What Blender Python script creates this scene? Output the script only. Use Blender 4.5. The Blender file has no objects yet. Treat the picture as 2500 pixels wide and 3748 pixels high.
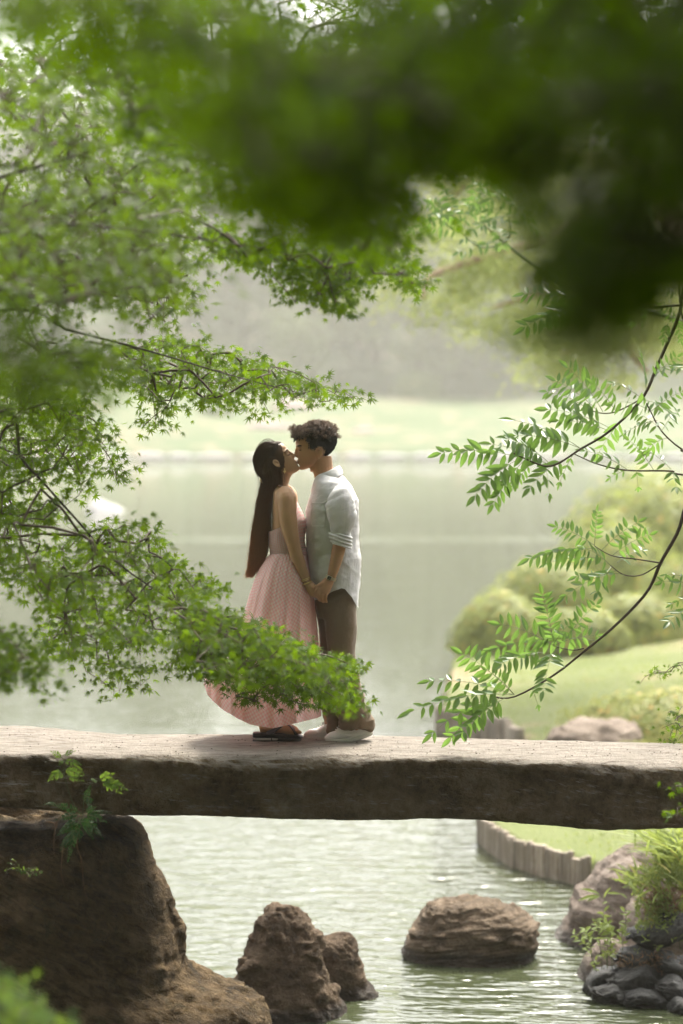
import bpy, math, random
import numpy as np
from mathutils import Matrix, Vector
R = math.radians
S = bpy.context.scene
COL = S.collection

# ------------------------------------------------------------------ camera, sky, sun, exposure
CAM_Z = 3.8
TILT = math.atan((1874 - 1450) / 8849.4)
FPX = 85 / 36 * 3748
cam_data = bpy.data.cameras.new('camera')
cam = bpy.data.objects.new('camera', cam_data)
COL.objects.link(cam)
cam.location = (0, 0, CAM_Z)
cam.rotation_euler = (math.pi / 2 - TILT, 0, 0)
cam_data.sensor_fit = 'VERTICAL'
cam_data.sensor_height = 36
cam_data.sensor_width = 24
cam_data.lens = 85
cam_data.clip_start = 0.05
cam_data.clip_end = 2000
cam_data.dof.use_dof = True
cam_data.dof.focus_distance = 13.05
cam_data.dof.aperture_fstop = 1.35
S.camera = cam

SUN_EL, SUN_AZ = R(52), R(20)          # sun high behind the couple, a little to the right
w = bpy.data.worlds.new('World')
S.world = w
w.use_nodes = True
nt = w.node_tree
nt.nodes.clear()
sky = nt.nodes.new('ShaderNodeTexSky')
sky.sky_type = 'NISHITA'
sky.sun_disc = False
sky.sun_elevation = SUN_EL
sky.sun_rotation = SUN_AZ
sky.air_density = 1.0
sky.dust_density = 6.0
sky.ozone_density = 1.0
hs = nt.nodes.new('ShaderNodeHueSaturation')
hs.inputs['Saturation'].default_value = 0.12      # veiled, whitish summer sky
bg = nt.nodes.new('ShaderNodeBackground')
bg.inputs['Strength'].default_value = 0.15
wo = nt.nodes.new('ShaderNodeOutputWorld')
nt.links.new(sky.outputs[0], hs.inputs['Color'])
nt.links.new(hs.outputs[0], bg.inputs['Color'])
nt.links.new(bg.outputs[0], wo.inputs['Surface'])

sd = bpy.data.lights.new('sun', 'SUN')
sd.energy = 2.5
sd.angle = R(16)
sd.color = (1.0, 0.92, 0.76)
sun = bpy.data.objects.new('sun', sd)
COL.objects.link(sun)
sdir = Vector((math.sin(SUN_AZ) * math.cos(SUN_EL), math.cos(SUN_AZ) * math.cos(SUN_EL), math.sin(SUN_EL)))
sun.rotation_euler = sdir.to_track_quat('Z', 'Y').to_euler()
sun.location = (30, 80, 90)

vs = S.view_settings
vs.view_transform = 'Standard'
vs.look = 'None'
vs.gamma = 1.0
vs.use_curve_mapping = False
vs.exposure = 1.75
S.render.engine = 'CYCLES'
S.cycles.use_denoising = True
S.cycles.denoiser = 'OPENIMAGEDENOISE'
S.cycles.max_bounces = 7
S.cycles.diffuse_bounces = 3
S.cycles.glossy_bounces = 3
S.cycles.transmission_bounces = 4
S.cycles.transparent_max_bounces = 8
S.cycles.volume_bounces = 1
S.cycles.sample_clamp_indirect = 6.0
S.cycles.caustics_reflective = False
S.cycles.caustics_refractive = False
S.cycles.use_adaptive_sampling = True
S.cycles.adaptive_threshold = 0.015

# ------------------------------------------------------------------ helpers
rng = np.random.default_rng(7)
random.seed(7)


def P(px, py, d):
    """the world point that lies at depth d (metres ahead) where the photograph shows (px, py)"""
    xc, yc = (px - 1250) / FPX, (1874 - py) / FPX
    ct, st = math.cos(TILT), math.sin(TILT)
    s = d / (ct + yc * st)
    return np.array([xc * s, d, CAM_Z + s * (-st + yc * ct)])


def Pa(pts):
    return np.array([P(*p) for p in pts])


_WM = {}


def put(o, parent=None):
    COL.objects.link(o)
    if parent is not None:
        o.parent = parent
        o.matrix_parent_inverse = _WM[parent.name].inverted()
    _WM[o.name] = o.matrix_basis.copy()
    return o


def tag(o, label=None, cat=None, group=None, kind=None):
    for k, v in (('label', label), ('category', cat), ('group', group), ('kind', kind)):
        if v:
            o[k] = v
    return o


def thing(name, label, cat, loc, group=None):
    o = bpy.data.objects.new(name, None)
    o.empty_display_size = 0.1
    o.location = tuple(float(v) for v in loc)
    put(o)
    return tag(o, label, cat, group)


def mesh_data(name, V, F, mats=(), smooth=True, uv=None, mi=None):
    """F: an array of triangles or quads, or a list of such arrays; uv: one pair per loop"""
    V = np.asarray(V, dtype=np.float32)
    Fs = [np.asarray(f, dtype=np.int32) for f in (F if isinstance(F, list) else [F])]
    Fs = [f for f in Fs if len(f)]
    me = bpy.data.meshes.new(name)
    me.vertices.add(len(V))
    me.vertices.foreach_set('co', V.ravel())
    loops = np.concatenate([f.ravel() for f in Fs])
    tot = np.concatenate([np.full(len(f), f.shape[1], np.int32) for f in Fs])
    start = np.concatenate([[0], np.cumsum(tot)[:-1]]).astype(np.int32)
    me.loops.add(len(loops))
    me.loops.foreach_set('vertex_index', loops)
    me.polygons.add(len(tot))
    me.polygons.foreach_set('loop_start', start)
    me.polygons.foreach_set('loop_total', tot)
    me.polygons.foreach_set('use_smooth', np.full(len(tot), smooth))
    for m in (mats if isinstance(mats, (list, tuple)) else [mats]):
        me.materials.append(m)
    if mi is not None:
        me.polygons.foreach_set('material_index', np.asarray(mi, np.int32))
    if uv is not None:
        l = me.uv_layers.new(name='UVMap')
        l.data.foreach_set('uv', np.asarray(uv, np.float32).ravel())
    me.update(calc_edges=True)
    me.validate()
    return me


def mk(name, V, F, mats, parent=None, smooth=True, uv=None, mi=None):
    o = bpy.data.objects.new(name, mesh_data(name, V, F, mats, smooth, uv, mi))
    return put(o, parent)


def join(parts):
    """[(V, F), ...] -> one V, list of F arrays"""
    Vs, tris, quads, n = [], [], [], 0
    for V, F in parts:
        for f in (F if isinstance(F, list) else [F]):
            f = np.asarray(f)
            if not len(f):
                continue
            (tris if f.shape[1] == 3 else quads).append(f + n)
        Vs.append(np.asarray(V, float))
        n += len(V)
    out = []
    if tris:
        out.append(np.concatenate(tris))
    if quads:
        out.append(np.concatenate(quads))
    return np.concatenate(Vs), out


def _hash(i, j, k, seed):
    with np.errstate(over='ignore'):
        h = (i.astype(np.uint32) * np.uint32(374761393) + j.astype(np.uint32) * np.uint32(668265263)
             + k.astype(np.uint32) * np.uint32(2246822519) + np.uint32(seed * 3266489917 % 4294967296))
        h = (h ^ (h >> np.uint32(13))) * np.uint32(1274126177)
        h = h ^ (h >> np.uint32(16))
    return h.astype(np.float64) / 4294967295.0


def vnoise(p, seed=0):
    p = np.asarray(p, float)
    f = np.floor(p)
    t = p - f
    t = t * t * t * (t * (t * 6 - 15) + 10)
    i, j, k = (f[:, a].astype(np.int64) for a in range(3))
    r = 0
    for a in (0, 1):
        for b in (0, 1):
            for c in (0, 1):
                wgt = (t[:, 0] if a else 1 - t[:, 0]) * (t[:, 1] if b else 1 - t[:, 1]) * (t[:, 2] if c else 1 - t[:, 2])
                r = r + wgt * _hash(i + a, j + b, k + c, seed)
    return r * 2 - 1


def fbm(p, octv=4, seed=0, gain=0.5, lac=2.03):
    p = np.asarray(p, float)
    a, s, r = 1.0, 0.0, 0
    for o in range(octv):
        r = r + a * vnoise(p, seed + o * 17)
        s += a
        a *= gain
        p = p * lac + 11.3
    return r / s


def ridged(p, octv=4, seed=0):
    p = np.asarray(p, float)
    a, s, r = 1.0, 0.0, 0
    for o in range(octv):
        r = r + a * (1 - 2 * np.abs(vnoise(p, seed + o * 17)))
        s += a
        a *= 0.5
        p = p * 2.07 + 5.1
    return r / s


def grid_faces(nr, nc, wrap=True):
    a = np.arange(nr - 1)[:, None] * nc
    j = np.arange(nc if wrap else nc - 1)[None, :]
    j2 = (j + 1) % nc
    return np.stack([a + j, a + j2, a + nc + j2, a + nc + j], -1).reshape(-1, 4)


def loft(rings, cap=True):
    """rings (n, s, 3) closed rings -> V, F"""
    rings = np.asarray(rings, float)
    n, s, _ = rings.shape
    V = rings.reshape(-1, 3)
    F = [grid_faces(n, s)]
    if cap:
        V = np.concatenate([V, rings[0].mean(0)[None], rings[-1].mean(0)[None]])
        j = np.arange(s)
        j2 = (j + 1) % s
        F.append(np.stack([j2, j, np.full(s, n * s)], -1))
        F.append(np.stack([(n - 1) * s + j, (n - 1) * s + j2, np.full(s, n * s + 1)], -1))
    return V, F


def resample(pts, n, smooth=True):
    """n points along a polyline with any number of columns, eased with Catmull-Rom"""
    pts = np.asarray(pts, float)
    m = len(pts)
    t = np.linspace(0, m - 1, n)
    i = np.clip(t.astype(int), 0, m - 2)
    f = (t - i)[:, None]
    p1, p2 = pts[i], pts[i + 1]
    if not smooth:
        return p1 * (1 - f) + p2 * f
    p0, p3 = pts[np.clip(i - 1, 0, m - 1)], pts[np.clip(i + 2, 0, m - 1)]
    return 0.5 * (2 * p1 + (p2 - p0) * f + (2 * p0 - 5 * p1 + 4 * p2 - p3) * f ** 2 + (3 * p1 - p0 - 3 * p2 + p3) * f ** 3)


def tube(path, rad, sides=8, cap=True, flat=None):
    """round tube along a path; flat squeezes it along world y"""
    path = np.asarray(path, float)
    n = len(path)
    rad = np.broadcast_to(np.asarray(rad, float), (n,))
    T = np.gradient(path, axis=0)
    T /= np.linalg.norm(T, axis=1)[:, None] + 1e-12
    ref = np.array([0, 1.0, 0]) if abs(T[0][1]) < 0.9 else np.array([1.0, 0, 0])
    rings = []
    u = ref - T[0] * ref.dot(T[0])
    for k in range(n):
        u = u - T[k] * u.dot(T[k])
        u /= np.linalg.norm(u) + 1e-12
        v = np.cross(T[k], u)
        a = np.linspace(0, 2 * math.pi, sides, endpoint=False)
        off = np.cos(a)[:, None] * u + np.sin(a)[:, None] * v
        if flat is not None:
            off = off * np.array([1, flat, 1])
        rings.append(path[k] + rad[k] * off)
    return loft(np.array(rings), cap)


def ball(c, r, n=14, m=10):
    r = np.broadcast_to(np.asarray(r, float), (3,))
    ph = np.linspace(0.05, math.pi - 0.05, m)
    a = np.linspace(0, 2 * math.pi, n, endpoint=False)
    rings = np.stack([np.stack([np.sin(p) * np.cos(a), np.sin(p) * np.sin(a), np.full(n, np.cos(p))], -1) for p in ph])
    return loft(rings * r + np.asarray(c, float))


def normals(V, F):
    N = np.zeros_like(V)
    for f in (F if isinstance(F, list) else [F]):
        a, b, c = V[f[:, 0]], V[f[:, 1]], V[f[:, 2]]
        n = np.cross(b - a, c - a)
        if f.shape[1] == 4:
            n = n + np.cross(c - a, V[f[:, 3]] - a)
        for k in range(f.shape[1]):
            np.add.at(N, f[:, k], n)
    return N / (np.linalg.norm(N, axis=1)[:, None] + 1e-12)


# ------------------------------------------------------------------ materials
class NB:
    def __init__(self, name):
        self.m = bpy.data.materials.new(name)
        self.m.use_nodes = True
        self.t = self.m.node_tree
        self.t.nodes.clear()
        self.out = self.n('ShaderNodeOutputMaterial')

    def n(self, typ, **kw):
        nd = self.t.nodes.new(typ)
        for k, v in kw.items():
            if k in nd.inputs:
                self.set(nd.inputs[k], v)
            else:
                setattr(nd, k, v)
        return nd

    def set(self, sock, v):
        if hasattr(v, 'is_linked') or isinstance(v, bpy.types.NodeSocket):
            self.t.links.new(v, sock)
        else:
            if isinstance(v, (tuple, list)) and len(v) == 3 and sock.type == 'RGBA':
                v = (*v, 1)
            sock.default_value = v

    def link(self, a, b):
        self.t.links.new(a, b)

    def math(self, op, a, b=0.0, c=None):
        nd = self.t.nodes.new('ShaderNodeMath')
        nd.operation = op
        self.set(nd.inputs[0], a)
        self.set(nd.inputs[1], b)
        if c is not None:
            self.set(nd.inputs[2], c)
        return nd.outputs[0]

    def mix(self, f, a, b, typ='MIX'):
        nd = self.t.nodes.new('ShaderNodeMix')
        nd.data_type = 'RGBA'
        nd.blend_type = typ
        self.set(nd.inputs['Factor'], f)
        self.set(nd.inputs['A'], a)
        self.set(nd.inputs['B'], b)
        return nd.outputs['Result']

    def ramp(self, f, stops):
        nd = self.t.nodes.new('ShaderNodeValToRGB')
        e = nd.color_ramp.elements
        while len(e) < len(stops):
            e.new(0.5)
        for el, (p, c) in zip(e, stops):
            el.position = p
            el.color = (*c, 1) if len(c) == 3 else c
        self.set(nd.inputs[0], f)
        return nd.outputs[0]

    def coord(self, scale=(1, 1, 1), rot=(0, 0, 0), kind='Object'):
        tc = self.t.nodes.new('ShaderNodeTexCoord')
        mp = self.t.nodes.new('ShaderNodeMapping')
        mp.inputs['Rotation'].default_value = rot
        self.link(tc.outputs[kind], mp.inputs['Vector'])
        m2 = self.t.nodes.new('ShaderNodeMapping')
        m2.inputs['Scale'].default_value = scale
        self.link(mp.outputs[0], m2.inputs['Vector'])
        return m2.outputs[0]

    def noise(self, vec, scale=5, detail=4, rough=0.55, dist=0.0):
        nd = self.n('ShaderNodeTexNoise')
        self.link(vec, nd.inputs['Vector'])
        nd.inputs['Scale'].default_value = scale
        nd.inputs['Detail'].default_value = detail
        nd.inputs['Roughness'].default_value = rough
        nd.inputs['Distortion'].default_value = dist
        return nd.outputs[0]

    def bump(self, h, strength=0.5, dist=0.02, normal=None):
        nd = self.n('ShaderNodeBump')
        nd.inputs['Strength'].default_value = strength
        nd.inputs['Distance'].default_value = dist
        self.link(h, nd.inputs['Height'])
        if normal is not None:
            self.link(normal, nd.inputs['Normal'])
        return nd.outputs[0]

    def bsdf(self, base, rough=0.7, spec=0.3, normal=None, **kw):
        nd = self.n('ShaderNodeBsdfPrincipled')
        self.set(nd.inputs['Base Color'], base)
        self.set(nd.inputs['Roughness'], rough)
        self.set(nd.inputs['Specular IOR Level'], spec)
        for k, v in kw.items():
            self.set(nd.inputs[k.replace('_', ' ')], v)
        if normal is not None:
            self.link(normal, nd.inputs['Normal'])
        return nd.outputs[0]

    def done(self, sh):
        self.link(sh, self.out.inputs['Surface'])
        return self.m


def plain(name, col, rough=0.6, spec=0.3, var=0.0, scale=30, bump=0.0, bd=0.004, **kw):
    b = NB(name)
    c = b.coord()
    base = col
    nrm = None
    if var or bump:
        nz = b.noise(c, scale, 4)
        if var:
            base = b.mix(nz, tuple(v * (1 - var) for v in col), tuple(min(1, v * (1 + var)) for v in col))
        if bump:
            nrm = b.bump(nz, bump, bd)
    return b.done(b.bsdf(base, rough, spec, nrm, **kw))


def stone_mat(name, dark, mid, light, scale=6, stri=None, bump=0.6, moss=None, rough=0.85, spec=0.25, bd=0.02, vary=0.0, lit_worn=None, wet=False):
    b = NB(name)
    c = b.coord()
    n1 = b.noise(c, scale, 6, 0.6)
    n2 = b.noise(c, scale * 9, 5, 0.65)
    n3 = b.noise(c, scale * 40, 3, 0.6)
    f = b.math('ADD', b.math('MULTIPLY', n1, 0.55), b.math('ADD', b.math('MULTIPLY', n2, 0.3), b.math('MULTIPLY', n3, 0.15)))
    if stri:
        sc, rot = stri
        cs = b.coord(sc, rot)
        ns = b.noise(cs, 5, 5, 0.6, 0.6)
        f = b.math('ADD', b.math('MULTIPLY', f, 0.55), b.math('MULTIPLY', ns, 0.45))
    col = b.ramp(f, [(0.38, dark), (0.5, mid), (0.62, light)])
    if moss:
        mc, mf = moss
        nm = b.noise(c, scale * 1.7, 5, 0.65)
        mk_ = b.ramp(nm, [(mf, (0, 0, 0)), (mf + 0.12, (1, 1, 1))])
        col = b.mix(b.math('MULTIPLY', mk_, 0.55), col, mc)
    if lit_worn:                                   # trodden top: pale stone, its sunlit brightness also painted in by facing
        g = b.n('ShaderNodeNewGeometry')
        sz = b.n('ShaderNodeSeparateXYZ')
        b.link(g.outputs['True Normal'], sz.inputs[0])
        up = b.ramp(b.math('ADD', sz.outputs['Z'], b.math('MULTIPLY', n2, 0.35)), [(0.62, (0, 0, 0)), (1.08, (1, 1, 1))])
        nn = b.noise(b.coord((0.5, 3, 3)), 16, 5, 0.65)
        col = b.mix(up, col, b.ramp(nn, [(0.36, lit_worn[0]), (0.6, lit_worn[1])]))
    rgh = rough
    if wet:                                    # darker, shinier where the water laps
        tc = b.n('ShaderNodeNewGeometry')
        sz = b.n('ShaderNodeSeparateXYZ')
        b.link(tc.outputs['Position'], sz.inputs[0])
        wz = b.ramp(b.math('ADD', sz.outputs['Z'], b.math('MULTIPLY', n1, -0.10)), [(0.0, (1, 1, 1)), (0.045, (0, 0, 0))])
        col = b.mix(b.math('MULTIPLY', wz, 0.7), col, tuple(x * 0.3 for x in dark))
        rgh = b.math('SUBTRACT', rough, b.math('MULTIPLY', wz, 0.5))
    if vary:
        oi = b.n('ShaderNodeObjectInfo')
        col = b.mix(b.math('MULTIPLY', oi.outputs['Random'], vary), col, tuple(x * 0.35 for x in mid))
    h = b.math('ADD', f, b.math('MULTIPLY', n2, 0.35))
    nrm = b.bump(h, bump, bd)
    nrm = b.bump(n3, bump * 0.6, bd * 0.2, nrm)
    return b.done(b.bsdf(col, rgh, spec, nrm))


def leaf_mat(name, c1, c2, trans, tf=0.45, rough=0.5, spec=0.16):
    b = NB(name)
    g = b.n('ShaderNodeNewGeometry')
    rnd = g.outputs['Random Per Island']
    base = b.mix(rnd, c1, c2)
    old = b.ramp(b.math('FRACT', b.math('MULTIPLY', rnd, 7.31)), [(0.90, (0, 0, 0)), (0.97, (1, 1, 1))])
    base = b.mix(b.math('MULTIPLY', old, 0.55), base, (c2[0] * 2.2 + .01, c2[1] * 1.25, c2[2]))
    tr = b.n('ShaderNodeBsdfTranslucent')
    b.set(tr.inputs['Color'], b.mix(rnd, tuple(v * 0.75 for v in trans), trans))
    mx = b.n('ShaderNodeMixShader')
    mx.inputs[0].default_value = tf
    b.link(b.bsdf(base, rough, spec), mx.inputs[1])
    b.link(tr.outputs[0], mx.inputs[2])
    return b.done(mx.outputs[0])


M = {}
M['bridge'] = stone_mat('bridge_stone', (0.065, 0.043, 0.016), (0.235, 0.160, 0.080), (0.42, 0.33, 0.22), 3.2, None, 1.0, ((0.075, 0.056, 0.016), 0.53), bd=0.085, lit_worn=((0.30, 0.255, 0.205), (0.56, 0.49, 0.42)))
M['rock'] = stone_mat('brown_rock', (0.045, 0.029, 0.011), (0.18, 0.115, 0.050), (0.36, 0.245, 0.125), 4, ((1.7, 1.7, 6), (0, -0.5, 0)), 1.0, ((0.05, 0.05, 0.02), 0.55), bd=0.17)
M['rock_red'] = stone_mat('reddish_rock', (0.065, 0.040, 0.022), (0.175, 0.113, 0.064), (0.36, 0.26, 0.17), 5, None, 0.9, bd=0.10, wet=True)
M['rock_band'] = stone_mat('layered_rock', (0.06, 0.040, 0.023), (0.21, 0.148, 0.092), (0.44, 0.335, 0.24), 4, ((0.6, 0.6, 9), (0.05, 0.12, 0)), 1.0, bd=0.10, wet=True)
M['rock_grey'] = stone_mat('greyish_rock', (0.13, 0.095, 0.075), (0.27, 0.21, 0.17), (0.40, 0.33, 0.28), 3.5, ((1, 1, 5), (0.1, -0.3, 0)), 0.9, bd=0.09, wet=True)
M['rock_pale'] = stone_mat('pale_rock', (0.42, 0.40, 0.40), (0.62, 0.59, 0.59), (0.76, 0.73, 0.72), 3)
M['bag'] = stone_mat('black_bag_cloth', (0.008, 0.008, 0.007), (0.022, 0.021, 0.019), (0.075, 0.071, 0.066), 6, ((1, 4, 4), (0, 0, 0.4)), 1.0, rough=0.6, spec=0.4, bd=0.03)
M['log'] = stone_mat('log_wood', (0.20, 0.15, 0.11), (0.42, 0.35, 0.28), (0.60, 0.53, 0.45), 7, ((9, 9, 0.8), (0, 0, 0)), 0.5, ((0.10, 0.11, 0.04), 0.6), bd=0.008, vary=0.8)
M['rock_pink'] = stone_mat('pinkish_rock', (0.22, 0.16, 0.15), (0.36, 0.27, 0.26), (0.5, 0.4, 0.38), 2)
M['lawn_rock'] = stone_mat('weathered_rock', (0.08, 0.06, 0.045), (0.17, 0.13, 0.10), (0.26, 0.21, 0.17), 5)
M['soil'] = stone_mat('bare_soil', (0.16, 0.11, 0.08), (0.28, 0.20, 0.15), (0.40, 0.31, 0.25), 1.5, bd=0.03)
M['bark'] = stone_mat('dark_bark', (0.02, 0.016, 0.012), (0.055, 0.042, 0.03), (0.12, 0.10, 0.075), 9, ((4, 4, 1), (0, 0, 0)), 0.5, bd=0.008)
M['bark_red'] = stone_mat('pine_bark', (0.22, 0.13, 0.095), (0.42, 0.28, 0.21), (0.56, 0.42, 0.33), 6, ((3, 3, 1), (0, 0, 0)), 0.6)
M['twig'] = plain('brown_twig', (0.07, 0.05, 0.03), 0.7, 0.2, 0.4, 40)
M['stem_green'] = plain('green_stem', (0.12, 0.15, 0.05), 0.6, 0.3, 0.3, 40)
M['root'] = plain('dry_root', (0.22, 0.13, 0.07), 0.8, 0.1, 0.3, 50)
M['maple'] = leaf_mat('maple_leaf', (0.028, 0.070, 0.002), (0.072, 0.130, 0.005), (0.178, 0.30, 0.006), 0.44, 0.5, 0.12)
M['maple_top'] = leaf_mat('glossy_maple_leaf', (0.026, 0.066, 0.003), (0.070, 0.125, 0.007), (0.19, 0.31, 0.006), 0.40, 0.42, 0.36)
M['maple_near'] = leaf_mat('maple_leaf_shaded', (0.011, 0.038, 0.001), (0.032, 0.078, 0.002), (0.15, 0.26, 0.003), 0.44, 0.6, 0.05)  # darker copy of the maple leaf, canopy shade put into its colour
M['pinnate'] = leaf_mat('pinnate_leaf', (0.04, 0.095, 0.02), (0.06, 0.13, 0.03), (0.24, 0.42, 0.07), 0.38, 0.38, 0.45)
M['fern'] = leaf_mat('fern_leaf', (0.035, 0.10, 0.02), (0.08, 0.17, 0.03), (0.30, 0.45, 0.05), 0.45)
M['fern_shade'] = leaf_mat('shaded_fern_leaf', (0.015, 0.045, 0.012), (0.03, 0.075, 0.02), (0.05, 0.12, 0.02), 0.3)  # lower fronds: the shade under the slab is put into the leaf colour
M['weed'] = leaf_mat('weed_leaf', (0.13, 0.19, 0.045), (0.24, 0.29, 0.09), (0.40, 0.48, 0.11), 0.40)
M['azalea'] = leaf_mat('azalea_leaf', (0.15, 0.185, 0.045), (0.34, 0.36, 0.11), (0.42, 0.48, 0.12), 0.35)
M['pale_leaf'] = leaf_mat('pale_shrub_leaf', (0.2, 0.25, 0.07), (0.36, 0.34, 0.13), (0.45, 0.48, 0.15), 0.35)
M['pine'] = leaf_mat('pine_needle', (0.14, 0.185, 0.06), (0.24, 0.28, 0.10), (0.48, 0.54, 0.17), 0.48)
M['shade_leaf'] = leaf_mat('shade_wood_leaf', (0.02, 0.035, 0.01), (0.035, 0.055, 0.015), (0.05, 0.08, 0.015), 0.2)
M['mud'] = plain('dark_mud', (0.06, 0.048, 0.03), 0.9, 0.1, 0.3, 5)
M['far_a'] = leaf_mat('far_leaf_dark', (0.03, 0.05, 0.022), (0.06, 0.085, 0.038), (0.10, 0.14, 0.05), 0.3)
M['far_b'] = leaf_mat('far_leaf_mid', (0.075, 0.115, 0.035), (0.14, 0.18, 0.055), (0.22, 0.30, 0.08), 0.3)
M['litter'] = leaf_mat('dry_leaf_litter', (0.16, 0.08, 0.035), (0.30, 0.19, 0.09), (0.3, 0.18, 0.08), 0.2)


def lawn_mat(name, stops):
    b = NB(name)
    c = b.coord()
    n1 = b.noise(c, 0.5, 5, 0.6)
    n2 = b.noise(c, 18, 4, 0.7)
    f = b.math('ADD', b.math('MULTIPLY', n1, 0.5), b.math('MULTIPLY', n2, 0.5))
    col = b.ramp(f, stops)
    nb = b.noise(c, 0.45, 5, 0.65)
    bare = b.ramp(nb, [(0.54, (0, 0, 0)), (0.66, (1, 1, 1))])
    col = b.mix(b.math('MULTIPLY', bare, 0.7), col, (0.36, 0.235, 0.18))
    return b.done(b.bsdf(col, 0.9, 0.1, b.bump(n2, 0.8, 0.04)))


M['lawn'] = lawn_mat('mown_grass', [(0.3, (0.085, 0.11, 0.035)), (0.5, (0.14, 0.16, 0.062)), (0.7, (0.21, 0.215, 0.11))])
M['lawn_far'] = lawn_mat('far_mown_grass', [(0.3, (0.055, 0.085, 0.038)), (0.5, (0.08, 0.11, 0.05)), (0.7, (0.115, 0.132, 0.072))])


def water_mat():
    b = NB('pond_water')
    c1 = b.coord((0.5, 1.3, 1), (0, 0, 0.06))
    n1 = b.noise(c1, 5.2, 1.2, 0.42, 0.35)
    c2 = b.coord((0.7, 1.7, 1), (0, 0, 0.15))
    n2 = b.noise(c2, 11, 1, 0.4, 0.3)
    c3 = b.coord((0.12, 0.5, 1))
    n3 = b.noise(c3, 1.0, 3, 0.5)
    # ripples die away towards the still open water
    tc = b.n('ShaderNodeTexCoord')
    sx = b.n('ShaderNodeSeparateXYZ')
    b.link(tc.outputs['Object'], sx.inputs[0])
    mr = b.n('ShaderNodeMapRange')
    b.link(sx.outputs['Y'], mr.inputs['Value'])
    for k, v in (('From Min', 17.5), ('From Max', 28.0), ('To Min', 1.0), ('To Max', 0.10)):
        mr.inputs[k].default_value = v
    patch = b.math('ADD', 0.55, b.math('MULTIPLY', n3, 0.9))
    h = b.math('ADD', n1, b.math('MULTIPLY', n2, 0.35))
    h = b.math('MULTIPLY', b.math('MULTIPLY', h, mr.outputs[0]), patch)
    # a wind lane far out
    wl = b.n('ShaderNodeMapRange')
    wl.interpolation_type = 'SMOOTHSTEP'
    b.link(b.math('ABSOLUTE', b.math('SUBTRACT', sx.outputs['Y'], 64.0)), wl.inputs['Value'])
    for k, v in (('From Min', 0.2), ('From Max', 1.4), ('To Min', 1.0), ('To Max', 0.0)):
        wl.inputs[k].default_value = v
    h = b.math('ADD', h, b.math('MULTIPLY', wl.outputs[0], b.math('MULTIPLY', n1, b.math('MULTIPLY', n3, 0.7))))
    nrm = b.bump(h, 1.0, 0.046)
    return b.done(b.bsdf((0.047, 0.056, 0.028), 0.03, 0.5, nrm, IOR=1.33))


M['water'] = water_mat()
# ------------------------------------------------------------------ ground, water, banks
def G(px, py, z=0.0):
    d = (CAM_Z - z) * FPX / max(py - 1450, 1)
    for _ in range(6):
        p = P(px, py, d)
        d *= (CAM_Z - z) / (CAM_Z - p[2])
    return P(px, py, d)


def X(px, d):
    return (px - 1250) / FPX * d


def seg_dist(p, poly):
    """distance of points p (N,2) from a polyline"""
    best = np.full(len(p), 1e9)
    for a, b in zip(poly[:-1], poly[1:]):
        a, b = np.asarray(a), np.asarray(b)
        ab = b - a
        t = np.clip(((p - a) @ ab) / (ab @ ab), 0, 1)
        best = np.minimum(best, np.linalg.norm(p - a - t[:, None] * ab, axis=1))
    return best


def inside(p, poly):
    x, y = p[:, 0], p[:, 1]
    r = np.zeros(len(p), bool)
    n = len(poly)
    for i in range(n):
        (x1, y1), (x2, y2) = poly[i], poly[(i + 1) % n]
        c = (y1 > y) != (y2 > y)
        with np.errstate(divide='ignore', invalid='ignore'):
            r ^= c & (x < (x2 - x1) * (y - y1) / (y2 - y1 + 1e-12) + x1)
    return r


def sheet(name, xs, ys, zf, mat, kind='structure', parent=None):
    gx, gy = np.meshgrid(xs, ys)
    p = np.stack([gx.ravel(), gy.ravel()], -1)
    V = np.column_stack([p, zf(p)])
    o = mk(name, V, grid_faces(len(ys), len(xs), False), mat, parent)
    return tag(o, kind=kind)


sheet('pond_water', np.linspace(-190, 190, 3), np.linspace(-20, 330, 3), lambda p: np.zeros(len(p)), M['water'])
sheet('pond_bed', np.linspace(-189, 189, 3), np.linspace(-19, 329, 3), lambda p: np.full(len(p), -0.75), M['soil'])

# right bank: log-edged lawn that runs back along the pond
PILE = [G(2150, 3250)[:2], G(2060, 3225)[:2], G(1960, 3200)[:2], G(1872, 3170)[:2], G(1800, 3122)[:2], G(1752, 3080)[:2]]
PILE_B = [(X(1905, 25.2), 25.2), (X(1850, 26.0), 26.0), (X(1720, 26.8), 26.8), (X(1606, 27.3), 27.3)]
SHORE = PILE + [(X(1740, 21.6), 21.6), (X(1835, 23.6), 23.6)] + PILE_B + [
    (X(1612, 29), 29), (X(1640, 33), 33), (X(1690, 38), 38), (X(1900, 44), 44), (X(2200, 52), 52),
    (X(2460, 70), 70), (X(2700, 90), 90), (32, 118), (60, 150)]
SHORE = [tuple(map(float, s)) for s in SHORE]
RB = SHORE + [(180, 150), (180, 16.6), (2.6, 16.6), (SHORE[0][0] + 0.25, SHORE[0][1] - 0.5)]


def right_z(p):
    sd = seg_dist(p, SHORE)
    ins = inside(p, RB)
    up = 0.20 * np.clip(sd / 0.10, 0, 1) + 0.075 * np.clip(sd - 0.1, 0, 14) + 0.02 * np.clip(sd - 14, 0, 60)
    up += 0.03 * fbm(np.column_stack([p * 0.6, np.zeros(len(p))]), 3, 3) * np.clip(sd, 0, 1)
    return np.where(ins, up, -0.25 - np.clip(sd, 0, 0.4))


xs = np.concatenate([np.linspace(0.9, 4.5, 150), np.linspace(4.6, 14, 70)[1:], np.linspace(14.5, 179, 60)])
ys = np.concatenate([np.linspace(12.5, 30, 330), np.linspace(30.3, 60, 90), np.linspace(61, 150, 60)])
sheet('right_bank_lawn', xs, ys, right_z, M['lawn'])

# far bank: lawn rising from the shore to a strip of bare earth under the trees


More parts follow.
